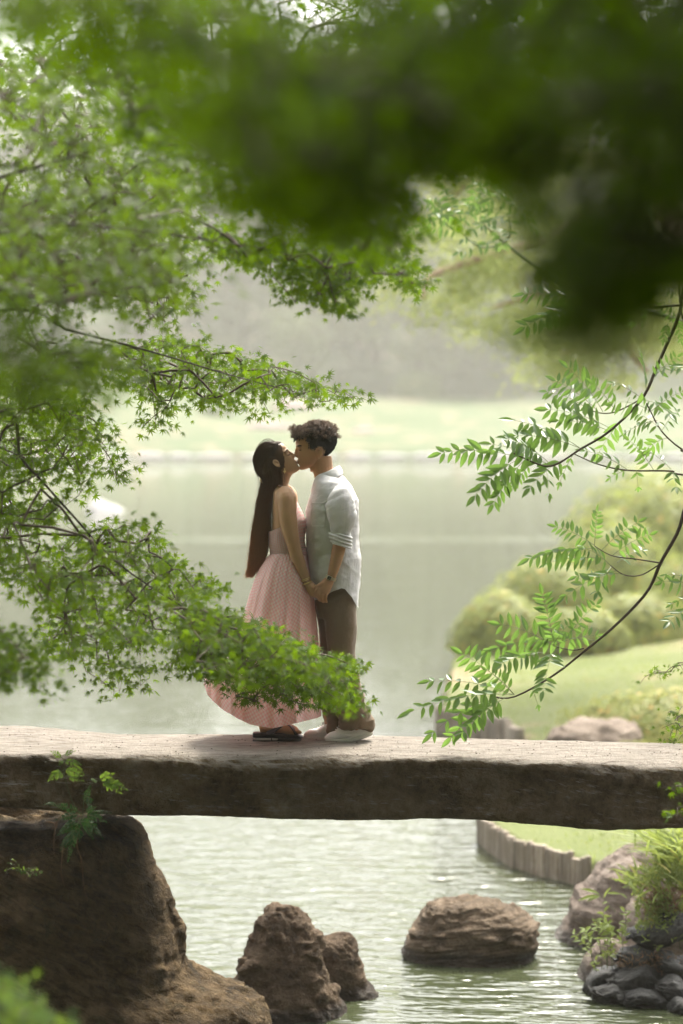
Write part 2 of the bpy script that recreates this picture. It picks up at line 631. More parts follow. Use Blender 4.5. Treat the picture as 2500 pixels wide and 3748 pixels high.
def far_z(p):
    s = np.clip(p[:, 1] - 147.0, -2, 200)
    z = np.where(s < 0, s * 0.4, 0.3 * np.clip(s / 0.3, 0, 1) + 3.6 * np.clip(s / 50, 0, 1) ** 0.8 + 0.32 * np.clip(s - 62, 0, 200))
    z = z + 1.6 * np.clip((-6 - p[:, 0]) / 14, 0, 1) * np.clip(s / 50, 0, 1)
    return z + 0.45 * np.clip(s / 40, 0, 1) * fbm(np.column_stack([p * 0.11 + 3, np.zeros(len(p))]), 2, 19) + 0.25 * fbm(np.column_stack([p * 0.06, np.zeros(len(p))]), 3, 9) * np.clip(s / 10, 0, 1)


xs = np.linspace(-189, 189, 110)
sheet('far_lawn', xs, np.concatenate([[145.0, 146.9, 147.05, 147.4], np.linspace(148, 199, 50)]), far_z, M['lawn_far'])
sheet('hillside', xs, np.linspace(199, 328, 60), far_z, M['lawn_far'])

# near bank under the camera and beside the big rock, outside the frame


def near_z(p):
    z1 = 2.15 * np.clip((9.3 - p[:, 1]) / 6.0, -0.2, 1)
    side = np.clip((np.abs(p[:, 0]) - 2.1) / 1.2, 0, 1) * 1.75 * np.clip((15.5 - p[:, 1]) / 1.2, 0, 1)
    z = np.maximum(z1, side - 0.4)
    return z + 0.06 * fbm(np.column_stack([p * 0.8, np.zeros(len(p))]), 3, 5)


def near_z2(p):
    return np.where((np.abs(p[:, 0]) < 1.9) & (p[:, 1] > 9.3), -0.5, near_z(p))


sheet('near_bank', np.concatenate([np.linspace(-40, -4, 20), np.linspace(-3.6, 3.6, 37), np.linspace(4, 40, 20)]),
      np.concatenate([np.linspace(-19, -1, 14), np.linspace(-0.6, 17, 60)]), near_z2, M['mud'])

# ------------------------------------------------------------------ stone slab bridge
def bridge():
    nx = 360
    xs = np.linspace(-3.3, 3.3, nx)
    pxv = 1250 + xs * 680
    d_front = np.interp(pxv, [-900, 0, 1250, 1700, 2100, 2500, 3400], [12.6, 12.58, 12.52, 12.48, 12.32, 12.10, 12.0])
    d_back = np.interp(pxv, [-900, 0, 1250, 2500, 3400], [13.5, 13.45, 13.39, 13.05, 12.95])
    wv = fbm(np.column_stack([xs * 2.3, xs * 0, xs * 0]), 3, 88)
    d_front = d_front + 0.07 * wv
    top = 1.924 + 0.0 * xs
    bot_py = np.interp(pxv, [-900, 0, 480, 850, 1250, 1728, 1935, 2135, 2398, 3400], [2935, 2955, 2990, 2988, 3003, 2998, 3014, 3030, 3036, 3040])
    bot = np.array([P(1250, b, d)[2] for b, d in zip(bot_py, d_front)])
    rings = []
    nt_, nf, nb = 46, 40, 16
    for i in range(nx):
        yf, yb, zt, zb = d_front[i], d_back[i], top[i], bot[i]
        r = 0.075 + 0.03 * math.sin(i * 0.05)
        if pxv[i] > 1900:
            r += (pxv[i] - 1900) / 600 * 0.045
        pts = [(yb, zb + 0.03), (yb + 0.02, (zb + zt) / 2), (yb + 0.01, zt - 0.03), (yb - 0.03, zt - 0.004)]
        pts += [(t, zt) for t in np.linspace(yb - 0.07, yf + r * 1.3, nt_)]
        pts += [(yf + r * (1 - math.sin(a)) * 1.2, zt - r * (1 - math.cos(a))) for a in np.linspace(0.15, 1.45, 10)]
        pts += [(yf + 0.012 * math.cos(t * 3), zt - r - t * (zt - r - zb - 0.02)) for t in np.linspace(0.02, 1, nf)]
        pts += [(t, zb + 0.008 * math.sin(t * 9)) for t in np.linspace(yf + 0.03, yb - 0.04, nb)]
        rings.append([(xs[i], a, b) for a, b in pts])
    V, F = loft(np.array(rings))
    N = normals(V, F)
    front = np.clip(-N[:, 1], 0, 1)
    rough = 0.25 + 0.75 * front
    dsp = 0.028 * fbm(V * [2.2, 3, 4], 5, 31) * rough + 0.020 * ridged(V * [4, 6, 7], 4, 32) * front + 0.009 * ridged(V * [17, 20, 24], 4, 33) * rough
    dsp += np.where((N[:, 2] > 0.6), 0.006 * fbm(V * [1.2, 4, 1], 3, 35), 0)
    V = V + N * dsp[:, None]
    hump = np.clip((-1.25 - V[:, 0]) / 0.5, 0, 1) * np.clip((V[:, 1] - 12.85) / 0.5, 0, 1)
    V[:, 2] += 0.045 * hump * (V[:, 2] > 1.7)
    o = mk('stone_bridge', V, F, M['bridge'])
    r = np.random.default_rng(15)
    top_v = V[(V[:, 2] > 1.90) & (V[:, 1] > 12.5) & (np.abs(V[:, 0]) < 2.2)]
    c = top_v[r.integers(0, len(top_v), 190)] + [0, 0, .004]
    parts = [ball(q, (r.uniform(.0015, .006), r.uniform(.0015, .005), .002), 6, 4) for q in c]
    g = mk('grit', *join(parts), M['bark'], o)
    g['kind'] = 'stuff'
    tag(o, 'long grey-brown stone slab footbridge the kissing couple stands on', 'bridge')


bridge()


# ------------------------------------------------------------------ rocks
def rock(name, label, rows, d, half, mat, amp=0.03, freq=4.0, band=None, seed=1, n=90, s=120, ex=0.85, holes=(), group=None, drift=0.0, amp2=0.010, cat='rock', pits=None):
    rows = np.array(rows, float)
    ks = np.concatenate([[0], np.cumsum(np.abs(np.diff(rows[:, 0])) + 0.15 * np.abs(np.diff(rows[:, 1])) + 0.15 * np.abs(np.diff(rows[:, 2])))])
    t = np.linspace(0, ks[-1], n)
    rr = np.column_stack([np.interp(t, ks, rows[:, k]) for k in range(3)])
    a = np.linspace(0, 2 * math.pi, s, endpoint=False)
    rings = []
    wmax = (rows[:, 2] - rows[:, 1]).max()
    for i, (py, xl, xr) in enumerate(rr):
        dd = d + drift * i / n
        L, Rr = P(xl, py, dd), P(xr, py, dd)
        c, hw = (L + Rr) / 2, (Rr[0] - L[0]) / 2
        hd = half * ((xr - xl) / wmax) ** 0.8
        cx = np.sign(np.cos(a)) * np.abs(np.cos(a)) ** ex
        sy = np.sign(np.sin(a)) * np.abs(np.sin(a)) ** ex
        rings.append(np.stack([c[0] + hw * cx, dd + hd * sy, np.full(s, c[2])], -1))
    V, F = loft(np.array(rings))
    N = normals(V, F)
    q = V + seed * 7.7
    dsp = amp * fbm(q * freq, 5, seed) + amp * 0.55 * ridged(q * freq * 2.1, 4, seed + 3) + amp2 * fbm(q * freq * 7, 3, seed + 5)
    if band:
        sc, rotm, ba = band
        qq = q @ np.array(rotm).T * np.array(sc)
        dsp += ba * ridged(qq + 0.35 * fbm(q * 2, 2, 8)[:, None], 3, seed + 9)
    for (hx, hy, hr, ha) in holes:
        hp = P(hx, hy, d - half * 0.85)
        dist = np.linalg.norm((V - hp) * np.array([0.8, 0.45, 1.7]), axis=1)
        dsp -= ha * np.exp(-(dist / hr) ** 2)
    if pits:
        pv = fbm(q * pits[0], 3, seed + 11)
        dsp -= pits[1] * np.clip((pv - 0.16) / 0.2, 0, 1)
    V = V + N * (dsp - dsp.mean())[:, None]
    o = mk(name, V, F, mat)
    return tag(o, label, cat, group)


def rotx(a):
    return [[1, 0, 0], [0, math.cos(a), -math.sin(a)], [0, math.sin(a), math.cos(a)]]


def roty(a):
    return [[math.cos(a), 0, math.sin(a)], [0, 1, 0], [-math.sin(a), 0, math.cos(a)]]


rock('supporting_boulder', 'huge dark brown grooved boulder carrying the bridge end, ferns growing on it', [
    (2990, 395, 478), (3000, 330, 500), (3014, 190, 518), (3024, -60, 527), (3054, -420, 545), (3126, -560, 560), (3186, -600, 574), (3206, -600, 598),
    (3277, -620, 634), (3341, -620, 638), (3405, -620, 661), (3477, -640, 669), (3532, -650, 689), (3564, -650, 717), (3600, -660, 800), (3625, -660, 880),
    (3644, -660, 940), (3700, -660, 988), (3760, -660, 1005), (3900, -700, 1010), (4150, -700, 1020)],
    13.2, 1.05, M['rock'], 0.034, 1.9, ((2.0, 2.0, 15), roty(-0.5), 0.009), 3, 240, 360, 1.08,
    holes=((150, 3235, 0.10, 0.16), (60, 3380, 0.10, 0.06), (520, 3440, 0.07, 0.05), (330, 3650, 0.12, 0.05)), amp2=0.010, pits=((6, 6, 9), 0.022))
rock('abutment_stone', 'dark stone wedged under the bridge end behind the huge boulder', [
    (2900, -500, 300), (2950, -560, 360), (3010, -600, 400), (3120, -620, 430), (3300, -640, 440)],
    14.1, 0.5, M['rock'], 0.03, 3, None, 6, 40, 80)
rock('cone_rock', 'tall reddish brown cone-shaped rock standing in the water beside the huge boulder', [
    (3312, 1010, 1065), (3316, 982, 1085), (3331, 970, 1105), (3348, 960, 1117), (3370, 936, 1128), (3391, 930, 1138), (3412, 926, 1160), (3438, 921, 1172), (3460, 908, 1176),
    (3481, 887, 1180), (3541, 868, 1190), (3583, 861, 1206), (3613, 838, 1224), (3647, 815, 1240), (3690, 800, 1254), (3740, 810, 1262), (3900, 800, 1270)],
    14.9, 0.26, M['rock_red'], 0.030, 6, None, 11, 110, 130, 0.85, holes=((1000, 3480, 0.05, 0.02), (1020, 3530, 0.05, 0.018)), drift=-0.25, pits=((7, 7, 8), 0.03))
rock('squat_rock', 'squat brown rock tucked against the right side of the tall cone-shaped rock', [
    (3421, 1215, 1260), (3428, 1180, 1280), (3442, 1150, 1294), (3472, 1130, 1311), (3515, 1125, 1317), (3558, 1130, 1336), (3600, 1140, 1345),
    (3620, 1150, 1362), (3643, 1160, 1392), (3668, 1170, 1410), (3690, 1180, 1414), (3715, 1180, 1408), (3850, 1180, 1400)],
    15.25, 0.22, M['rock_red'], 0.026, 6.5, ((3, 3, 9), roty(0.2), 0.012), 14, 90, 100, 0.85)
rock('flat_wet_stone', 'low flat wet stone at the foot of the cone rock', [
    (3716, 1200, 1400), (3722, 1165, 1418), (3735, 1148, 1424), (3760, 1140, 1420), (3850, 1140, 1420)],
    14.75, 0.16, M['rock_red'], 0.012, 8, None, 17, 40, 90, 0.8)
rock('layered_boulder', 'rounded brown boulder with layered grain standing alone in the water', [
    (3294, 1640, 1760), (3299, 1600, 1810), (3306, 1570, 1836), (3321, 1555, 1868), (3337, 1540, 1905), (3365, 1524, 1955), (3385, 1515, 1966), (3415, 1503, 1966), (3461, 1483, 1958),
    (3490, 1478, 1954), (3515, 1474, 1962), (3545, 1470, 1972), (3575, 1480, 1960), (3640, 1490, 1940), (3750, 1500, 1930)],
    16.3, 0.36, M['rock_band'], 0.022, 4.5, ((1.8, 1.8, 17), roty(0.12), 0.020), 21, 120, 160, 0.72,
    holes=((1800, 3440, 0.045, 0.05), (1850, 3400, 0.04, 0.04), (1905, 3460, 0.05, 0.05), (1830, 3545, 0.06, 0.06), (1610, 3385, 0.022, 0.05), (1614, 3430, 0.022, 0.045), (1618, 3475, 0.022, 0.04), (1655, 3540, 0.02, 0.04)), amp2=0.007, pits=((9, 9, 16), 0.02))
rock('bank_boulder', 'large pale brown boulder at the water edge below the grassy bank', [
    (3096, 2340, 2440), (3105, 2300, 2500), (3117, 2287, 2560), (3152, 2225, 2600), (3184, 2177, 2620), (3220, 2150, 2640), (3238, 2136, 2640), (3257, 2104, 2640), (3305, 2084, 2650),
    (3356, 2083, 2650), (3394, 2064, 2650), (3433, 2032, 2640), (3474, 2000, 2640), (3500, 1996, 2640), (3530, 1996, 2640), (3620, 2000, 2640)],
    16.9, 0.55, M['rock_grey'], 0.035, 3.2, ((2, 2, 7), roty(-0.35), 0.014), 25, 120, 150, 0.8, holes=((2180, 3380, 0.16, 0.07),))
rock('leaning_rock', 'small dark leaning rock between the pale bank boulder and the black bags', [
    (3440, 2195, 2260), (3470, 2172, 2300), (3500, 2150, 2320), (3540, 2128, 2330), (3580, 2112, 2330), (3610, 2108, 2330), (3700, 2108, 2330)],
    15.7, 0.2, M['rock_grey'], 0.015, 5, None, 28, 50, 80, 0.75)
rock('slope_rock', 'brown rock showing through the weeds above the black bags', [
    (3280, 2330, 2480), (3300, 2310, 2560), (3360, 2290, 2640), (3420, 2280, 2640), (3470, 2260, 2640), (3560, 2240, 2640), (3700, 2240, 2640)],
    16.0, 0.45, M['rock_grey'], 0.03, 4, None, 31, 60, 90, 0.8)
rock('lawn_rock', 'low weathered rock lying on the lawn beyond the bridge beside the pale shrub', [
    (2636, 2130, 2210), (2646, 2090, 2280), (2662, 2050, 2320), (2690, 2000, 2340), (2730, 1990, 2340)],
    23.5, 0.5, M['lawn_rock'], 0.07, 3, None, 35, 40, 70)
for (rows, d, lab, sd_) in [
    ([(1834, 345, 375), (1846, 332, 425), (1868, 318, 455), (1885, 315, 460)], 80, 'pale stone rising from the pond between the left maple sprays', 41),
    ([(1846, -30, 30), (1862, -50, 62), (1895, -60, 80), (1910, -60, 80)], 76, 'pale stone at the left frame edge out in the pond', 42),
]:
    rock('pond_stone', lab, rows, d, 0.5, M['rock_pale'], 0.14, 2.5, None, sd_, 24, 40, group='pale stones in the pond')

# stones of the far shore, low and pale
t_edge = thing('shore_edging', 'low pale stone edging along the far shore of the pond', 'edging', (0, 146.8, 0))
x = -40.0
k = 0
while x < 40:
    wdt = 1.2 + 2.2 * random.random()
    V, F = ball((0, 0, 0), (wdt / 2 * 1.04, 0.3, 0.10 + 0.12 * random.random()), 10, 7)
    V = V * (1 + 0.12 * fbm(V * 3 + k, 2, 5))[:, None] + np.array([x + wdt / 2, 146.75, 0.15])
    mk('stone', V, F, M['rock_pale'], t_edge)
    x += wdt
    k += 1

# ------------------------------------------------------------------ log edging of the right bank
def log_edging(name, label, line, h, rad, seed):
    line = np.array(line, float)
    seg = np.linalg.norm(np.diff(line, axis=0), axis=1)
    s = np.concatenate([[0], np.cumsum(seg)])
    t = thing(name, label, 'log edging', (*line[0], 0), 'log edgings of the right bank')
    r = random.Random(seed)
    u = 0.0
    a = np.linspace(0, 2 * math.pi, 14, endpoint=False)
    while u < s[-1]:
        x, y = np.interp(u, s, line[:, 0]), np.interp(u, s, line[:, 1])
        rr = rad * r.uniform(0.82, 1.12)
        hh = h * r.uniform(0.88, 1.1)
        lean = np.array([r.uniform(-.02, .02), r.uniform(-.02, .02)])
        zs = [-0.3, -0.02, hh * 0.3, hh * 0.7, hh - 0.012, hh - 0.003, hh]
        ks = [1.0, 1.0, 1.0, 0.98, 0.97, 0.90, 0.78]
        wob = 1 + 0.06 * np.array([math.sin(3 * b + seed + u * 9) + math.cos(2 * b + u * 31) for b in a])
        rings = [np.stack([x + lean[0] * z + rr * k * wob * np.cos(a), y + lean[1] * z + rr * k * wob * np.sin(a), np.full(14, z)], -1) for z, k in zip(zs, ks)]
        V, F = loft(np.array(rings))
        mk('log', V, F, M['log'], t)
        u += rr * 2.02
    return t


log_edging('log_edging', 'row of short upright logs holding the lawn edge under the bridge', PILE, 0.235, 0.029, 1)
log_edging('log_edging', 'blurred row of upright logs along the lawn corner beyond the bridge', PILE_B, 0.30, 0.05, 2)

# ------------------------------------------------------------------ black cloth soil bags
def bag(label, cx, cy, wpx, hpx, d, depth, tilt=0.0, seed=0):
    c = P(cx, cy, d)
    sc = d / FPX
    wd, hg = wpx * sc / 2, hpx * sc / 2
    n, m = 110, 72
    u = np.linspace(-1, 1, n)
    a = np.linspace(0, 2 * math.pi, m, endpoint=False)
    rings = []
    for uu in u:
        e = (1 - abs(uu) ** 2.4) ** 0.62
        e = max(e, 0.03)
        flat = 0.35 + 0.65 * e
        rings.append(np.stack([np.full(m, uu * wd), depth / 2 * flat * np.sign(np.cos(a)) * np.abs(np.cos(a)) ** 0.8, hg * e * np.sign(np.sin(a)) * np.abs(np.sin(a)) ** 0.8], -1))
    V, F = loft(np.array(rings))
    N = normals(V, F)
    uu = V[:, 0] / wd
    q = V + seed * 3.3
    pucker = np.abs(uu) ** 2
    dsp = 0.026 * ridged(q * [5, 9, 9], 3, seed) * (0.45 + 0.9 * pucker) + 0.016 * fbm(q * 7, 3, seed + 2)
    dsp += 0.010 * ridged(q @ np.array(roty(.5)).T * [4, 9, 26], 2, seed + 5) - 0.006
    dsp += 0.008 * np.sin(np.arctan2(V[:, 2] / hg, V[:, 1] / depth) * 11 + seed) * pucker
    V = V + N * dsp[:, None]
    V[:, 2] += 0.02 * np.sin(uu * 3 + seed)
    ca, sa = math.cos(tilt), math.sin(tilt)
    V = np.stack([V[:, 0] * ca - V[:, 2] * sa, V[:, 1], V[:, 0] * sa + V[:, 2] * ca], -1) + c
    # the stitched mouth of the bag, a flattened frill at one end
    o = thing('soil_bag', label, 'soil bag', c, 'black soil bags at the water edge')
    mk('bag_body', V, F, M['bag'], o)
    e = np.array([ca, 0, sa])
    fr = []
    for k in range(7):
        b = c - e * (wd * 0.97) - e * 0.02 * k / 3
        w2 = depth * (0.12 + 0.03 * k)
        fr.append(np.stack([b[0] + 0.004 * np.sin(a * 5 + k), b[1] + w2 * np.cos(a), b[2] + 0.006 * np.sin(a) + 0.01 * np.sin(a * 3 + seed)], -1))
    V2, F2 = loft(np.array(fr))
    mk('bag_seam', V2, F2, M['bag'], o)
    return o


for args in [
    ('plump black soil bag in the middle of the pile, just above the waterline', 2331, 3592, 185, 104, 15.15, 0.30, -0.05, 1),
    ('wedge-shaped black soil bag sloping into the water at the outer tip of the pile', 2205, 3588, 150, 62, 15.3, 0.26, 0.62, 2),
    ('round black soil bag with a seam, right below the torn root litter', 2480, 3632, 130, 92, 15.0, 0.28, -0.25, 3),
    ('black soil bag lying against the frame edge above the round one', 2475, 3535, 150, 82, 15.2, 0.32, -0.12, 4),
    ('greyish soil bag half covered by weed leaves behind the plump one', 2328, 3500, 125, 80, 15.28, 0.3, 0.1, 5),
    ('uppermost grey soil bag with a pale torn edge, under the dry litter', 2425, 3410, 240, 84, 15.35, 0.34, 0.1, 6),
    ('thin wet soil bag awash at the outer foot of the pile', 2230, 3636, 110, 44, 15.05, 0.22, -0.2, 7),
    ('long flattened soil bag awash under the plump one', 2370, 3656, 185, 46, 14.95, 0.24, -0.1, 8),
    ('small soil bag at the lowest right corner of the pile', 2500, 3690, 90, 60, 14.8, 0.2, 0.3, 9),
    ('flat grey soil bag at the top right of the pile near the grass', 2478, 3345, 110, 46, 15.45, 0.3, 0.15, 10),
]:
    bag(*args)


# ------------------------------------------------------------------ leaf-card trees, shrubs
def cards(pts, size, seed, up=0.3, outline=None, dirs=None):
    """one small four-cornered leaf clump at each point"""
    r = np.random.default_rng(seed)
    n = len(pts)
    nrm = r.normal(size=(n, 3))
    nrm[:, 2] = np.abs(nrm[:, 2]) + up
    if dirs is not None:
        nrm = nrm * 0.8 + dirs
    nrm /= np.linalg.norm(nrm, axis=1)[:, None]
    t = np.cross(nrm, r.normal(size=(n, 3)))
    t /= np.linalg.norm(t, axis=1)[:, None] + 1e-9
    b = np.cross(nrm, t)
    s = (size * r.uniform(0.6, 1.3, n))[:, None]
    q = np.stack([pts - t * s, pts + b * s * 0.55 + nrm * s * 0.12, pts + t * s, pts - b * s * 0.55 + nrm * s * 0.12], 1)
    F = np.arange(n * 4).reshape(n, 4)
    return q.reshape(-1, 3), F


def crown_points(n, rx, rz, lobes, seed, shell=0.55):
    r = np.random.default_rng(seed)
    c = r.normal(size=(lobes, 3))
    c /= np.linalg.norm(c, axis=1)[:, None]
    c *= r.uniform(0.35, 0.72, lobes)[:, None]
    rad = r.uniform(0.28, 0.5, lobes)
    i = r.integers(0, lobes, n)
    v = r.normal(size=(n, 3))
    v /= np.linalg.norm(v, axis=1)[:, None]
    p = c[i] + v * (rad[i] * r.uniform(shell, 1.0, n))[:, None]
    return p * [rx, rx, rz], v


def tree_proto(h, rx, rz, mat, seed, n=2600, leaf=0.38, lobes=16):
    p, v = crown_points(n, rx, rz, lobes, seed)
    V, F = cards(p + [0, 0, h - rz * 0.95], leaf, seed, 0.4, dirs=v * 0.8)
    crown = mesh_data('crown', V, F, mat, smooth=False)
    parts = [tube(resample([(0, 0, -0.5), (0.1, 0, h * 0.3), (-0.1, 0.1, h * 0.75)], 8), np.linspace(h * 0.022, h * 0.008, 8), 9)]
    r = random.Random(seed)
    for k in range(6):
        z0 = h * r.uniform(0.3, 0.6)
        a = r.uniform(0, 6.28)
        parts.append(tube(resample([(0, 0, z0), (rx * .3 * math.cos(a), rx * .3 * math.sin(a), z0 + h * .1), (rx * .65 * math.cos(a), rx * .65 * math.sin(a), z0 + h * .2)], 6), np.linspace(h * 0.009, h * 0.003, 6), 6))
    V, F = join(parts)
    return crown, mesh_data('trunk', V, F, M['bark'])


protos = [tree_proto(17, 7.5, 8.5, M['far_a'], 51), tree_proto(20, 7.0, 10, M['far_a'], 52), tree_proto(13, 6.5, 6.2, M['far_b'], 53), tree_proto(15, 5.5, 8, M['far_b'], 54)]


def far_tree(kind, x, y, sc, label, group='trees beyond the far lawn'):
    z = float(far_z(np.array([[x, y]]))[0])
    t = thing('broadleaf_tree', label, 'tree', (x, y, z), group)
    cr, tr = protos[kind]
    rz = random.uniform(0, 6.28)
    for nm, me in (('crown', cr), ('trunk', tr)):
        o = bpy.data.objects.new(nm, me)
        o.matrix_basis = Matrix.Translation((x, y, z)) @ Matrix.Rotation(rz, 4, 'Z') @ Matrix.Scale(sc, 4)
        put(o, t)


FT = [
    (0, -26, 206, 1.1, 'dark hazy tree behind the left maple sprays across the pond'),
    (1, -17, 204, 1.05, 'tall dark hazy tree seen through the gap left of the heads'),
    (0, -8.5, 207, 1.15, 'broad grey hazy tree above the woman across the pond'),
    (2, -2.5, 201, 0.8, 'lighter rounded tree on the far lawn edge right above the man'),
    (1, 3, 208, 1.05, 'tall hazy tree right of the hanging maple leaf cluster'),
    (2, 6.5, 202, 0.9, 'yellowish green rounded tree beyond the pale pine twigs'),
    (3, 11.5, 200, 0.95, 'low pale green tree at the end of the far lawn'),
    (0, 17, 205, 1.15, 'dark tree behind the pine branch across the pond'),
    (1, 24, 206, 1.1, 'dark tall tree behind the right hand leaf sprays across the pond'),
    (0, 32, 204, 1.1, 'dark tree at the right end of the far wood'),
]
for a in FT:
    far_tree(*a)
for i in range(13):
    far_tree(i % 2, -42 + i * 7.2 + random.uniform(-2, 2), 226 + random.uniform(-4, 6), 1.35, 'tall hazy tree in the back row of the far wood', 'back row of the far wood')


def mound(name, label, c, rx, ry, rz, mat, n, leaf, seed, cat='shrub', group=None):
    """a clipped, dome-shaped shrub: twigs inside, leaf faces over the dome"""
    r = np.random.default_rng(seed)
    v = r.normal(size=(n, 3))
    v[:, 2] = np.abs(v[:, 2])
    v /= np.linalg.norm(v, axis=1)[:, None]
    lum = 1 + 0.22 * fbm(v * 2.2 + seed, 4, seed, 0.6)
    p = v * (lum * r.uniform(0.80, 1.08, n))[:, None] * [rx, ry, rz] + np.asarray(c)
    V, F = cards(p, leaf, seed, 0.3, dirs=v * 1.2)
    t = thing(name, label, cat, c, group)
    mk('foliage', V, F, mat, t, smooth=False)
    tw = []
    for k in range(9):
        a = k / 9 * 6.28
        tw.append(tube(resample([np.array(c) + [0, 0, -0.05], np.array(c) + [rx * .35 * math.cos(a), ry * .35 * math.sin(a), rz * .45], np.array(c) + [rx * .7 * math.cos(a), ry * .7 * math.sin(a), rz * .65]], 6), np.linspace(0.02, 0.006, 6) * max(1, rz), 5))
    V, F = join(tw)
    mk('stem', V, F, M['bark'], t)


def on_right(px, d):
    x = X(px, d)
    return np.array([x, d, float(right_z(np.array([[x, d]]))[0])])


AZ = [
    (1835, 34.0, 0.70, 0.9, 0.76, 'clipped round azalea at the water end of the bank, half hidden by leaf sprays'),
    (2020, 37.0, 0.95, 1.1, 1.02, 'second clipped azalea behind the round one at the water'),
    (2240, 38.5, 1.1, 1.2, 1.45, 'tall clipped azalea in the middle of the bank row'),
    (2480, 42.0, 1.5, 1.5, 1.95, 'large clipped azalea at the right frame edge of the bank row'),
    (2330, 34.0, 0.8, 0.8, 0.62, 'low pinkish azalea in front of the tall one beside bare earth'),
    (2120, 33.0, 0.7, 0.7, 0.55, 'low azalea between the round one and the bare earth'),
    (2560, 36.0, 1.0, 1.0, 0.9, 'low azalea cut off by the right frame edge'),
    (2380, 47.0, 1.7, 1.6, 2.0, 'farthest clipped azalea of the bank row, nearest the open water'),
]
for i, (px, d, rx, ry, rz, lab) in enumerate(AZ):
    c = on_right(px, d)
    c[2] = max(c[2], 0.1)
    mound('azalea', lab, c, rx, ry, rz, M['azalea'], 3000, 0.06 * max(1, rx), 60 + i, group='clipped azaleas along the right bank')

for i, (x, y, rx, rz, lab) in enumerate([
    (-21, 198, 3.2, 2.6, 'hazy shrub at the left end of the far lawn'), (-13.5, 199, 2.6, 2.0, 'low hazy shrub on the far lawn left of the woman'),
    (-6, 199.5, 2.4, 1.8, 'small hazy shrub on the far lawn edge above the heads'), (1.5, 199, 3.0, 2.7, 'dark hazy shrub under the trees right of the man'),
    (6.3, 198, 2.4, 2.2, 'round pale hazy shrub at the back of the far lawn'), (11.5, 198.5, 3.4, 3.0, 'dark wide shrub at the back of the far lawn, near the pine'),
    (18, 198, 3.0, 2.6, 'hazy shrub at the right end of the far lawn'), (-9, 172, 1.2, 0.7, 'low round shrub standing alone on the far lawn')]):
    c = np.array([x, y, float(far_z(np.array([[x, y]]))[0]) - .1])
    mound('far_shrub', lab, c, rx, rx * .8, rz, M['far_b'] if i in (4, 7) else M['far_a'], 1500, 0.26, 140 + i, group='shrubs along the back of the far lawn')

for i, (px, py, d, w_, h_, lab) in enumerate([(1075, 1512, 178, 3.6, 0.55, 'pinkish rock on the far lawn above the woman'), (985, 1580, 162, 3.0, 0.5, 'pinkish rock on the far lawn left of the woman, nearer the shore'), (1330, 1600, 160, 1.6, 0.35, 'small pale rock on the far lawn right of the man')]):
    x = X(px, d)
    V, F = ball((0, 0, 0), (w_ / 2, w_ / 3, h_), 18, 12)
    V = V * (1 + 0.25 * fbm(V * 1.3 + i * 5, 3, 5))[:, None] + [x, d, float(far_z(np.array([[x, d]]))[0])]
    tag(mk('garden_rock', V, F, M['rock_pink']), lab, 'rock', 'rocks on the far lawn')

# pale leafy shrub just beyond the bridge at the right
mound('pale_shrub', 'pale yellow-green leafy shrub spreading over the lawn behind the right end of the bridge', on_right(2450, 24.3) - [0, 0, 0.05], 1.15, 0.9, 0.55, M['pale_leaf'], 3400, 0.045, 80)
mound('pale_shrub', 'small pale shrub beside the lawn rock beyond the bridge', on_right(2330, 22.9) - [0, 0, 0.03], 0.5, 0.5, 0.22, M['pale_leaf'], 1100, 0.038, 81)


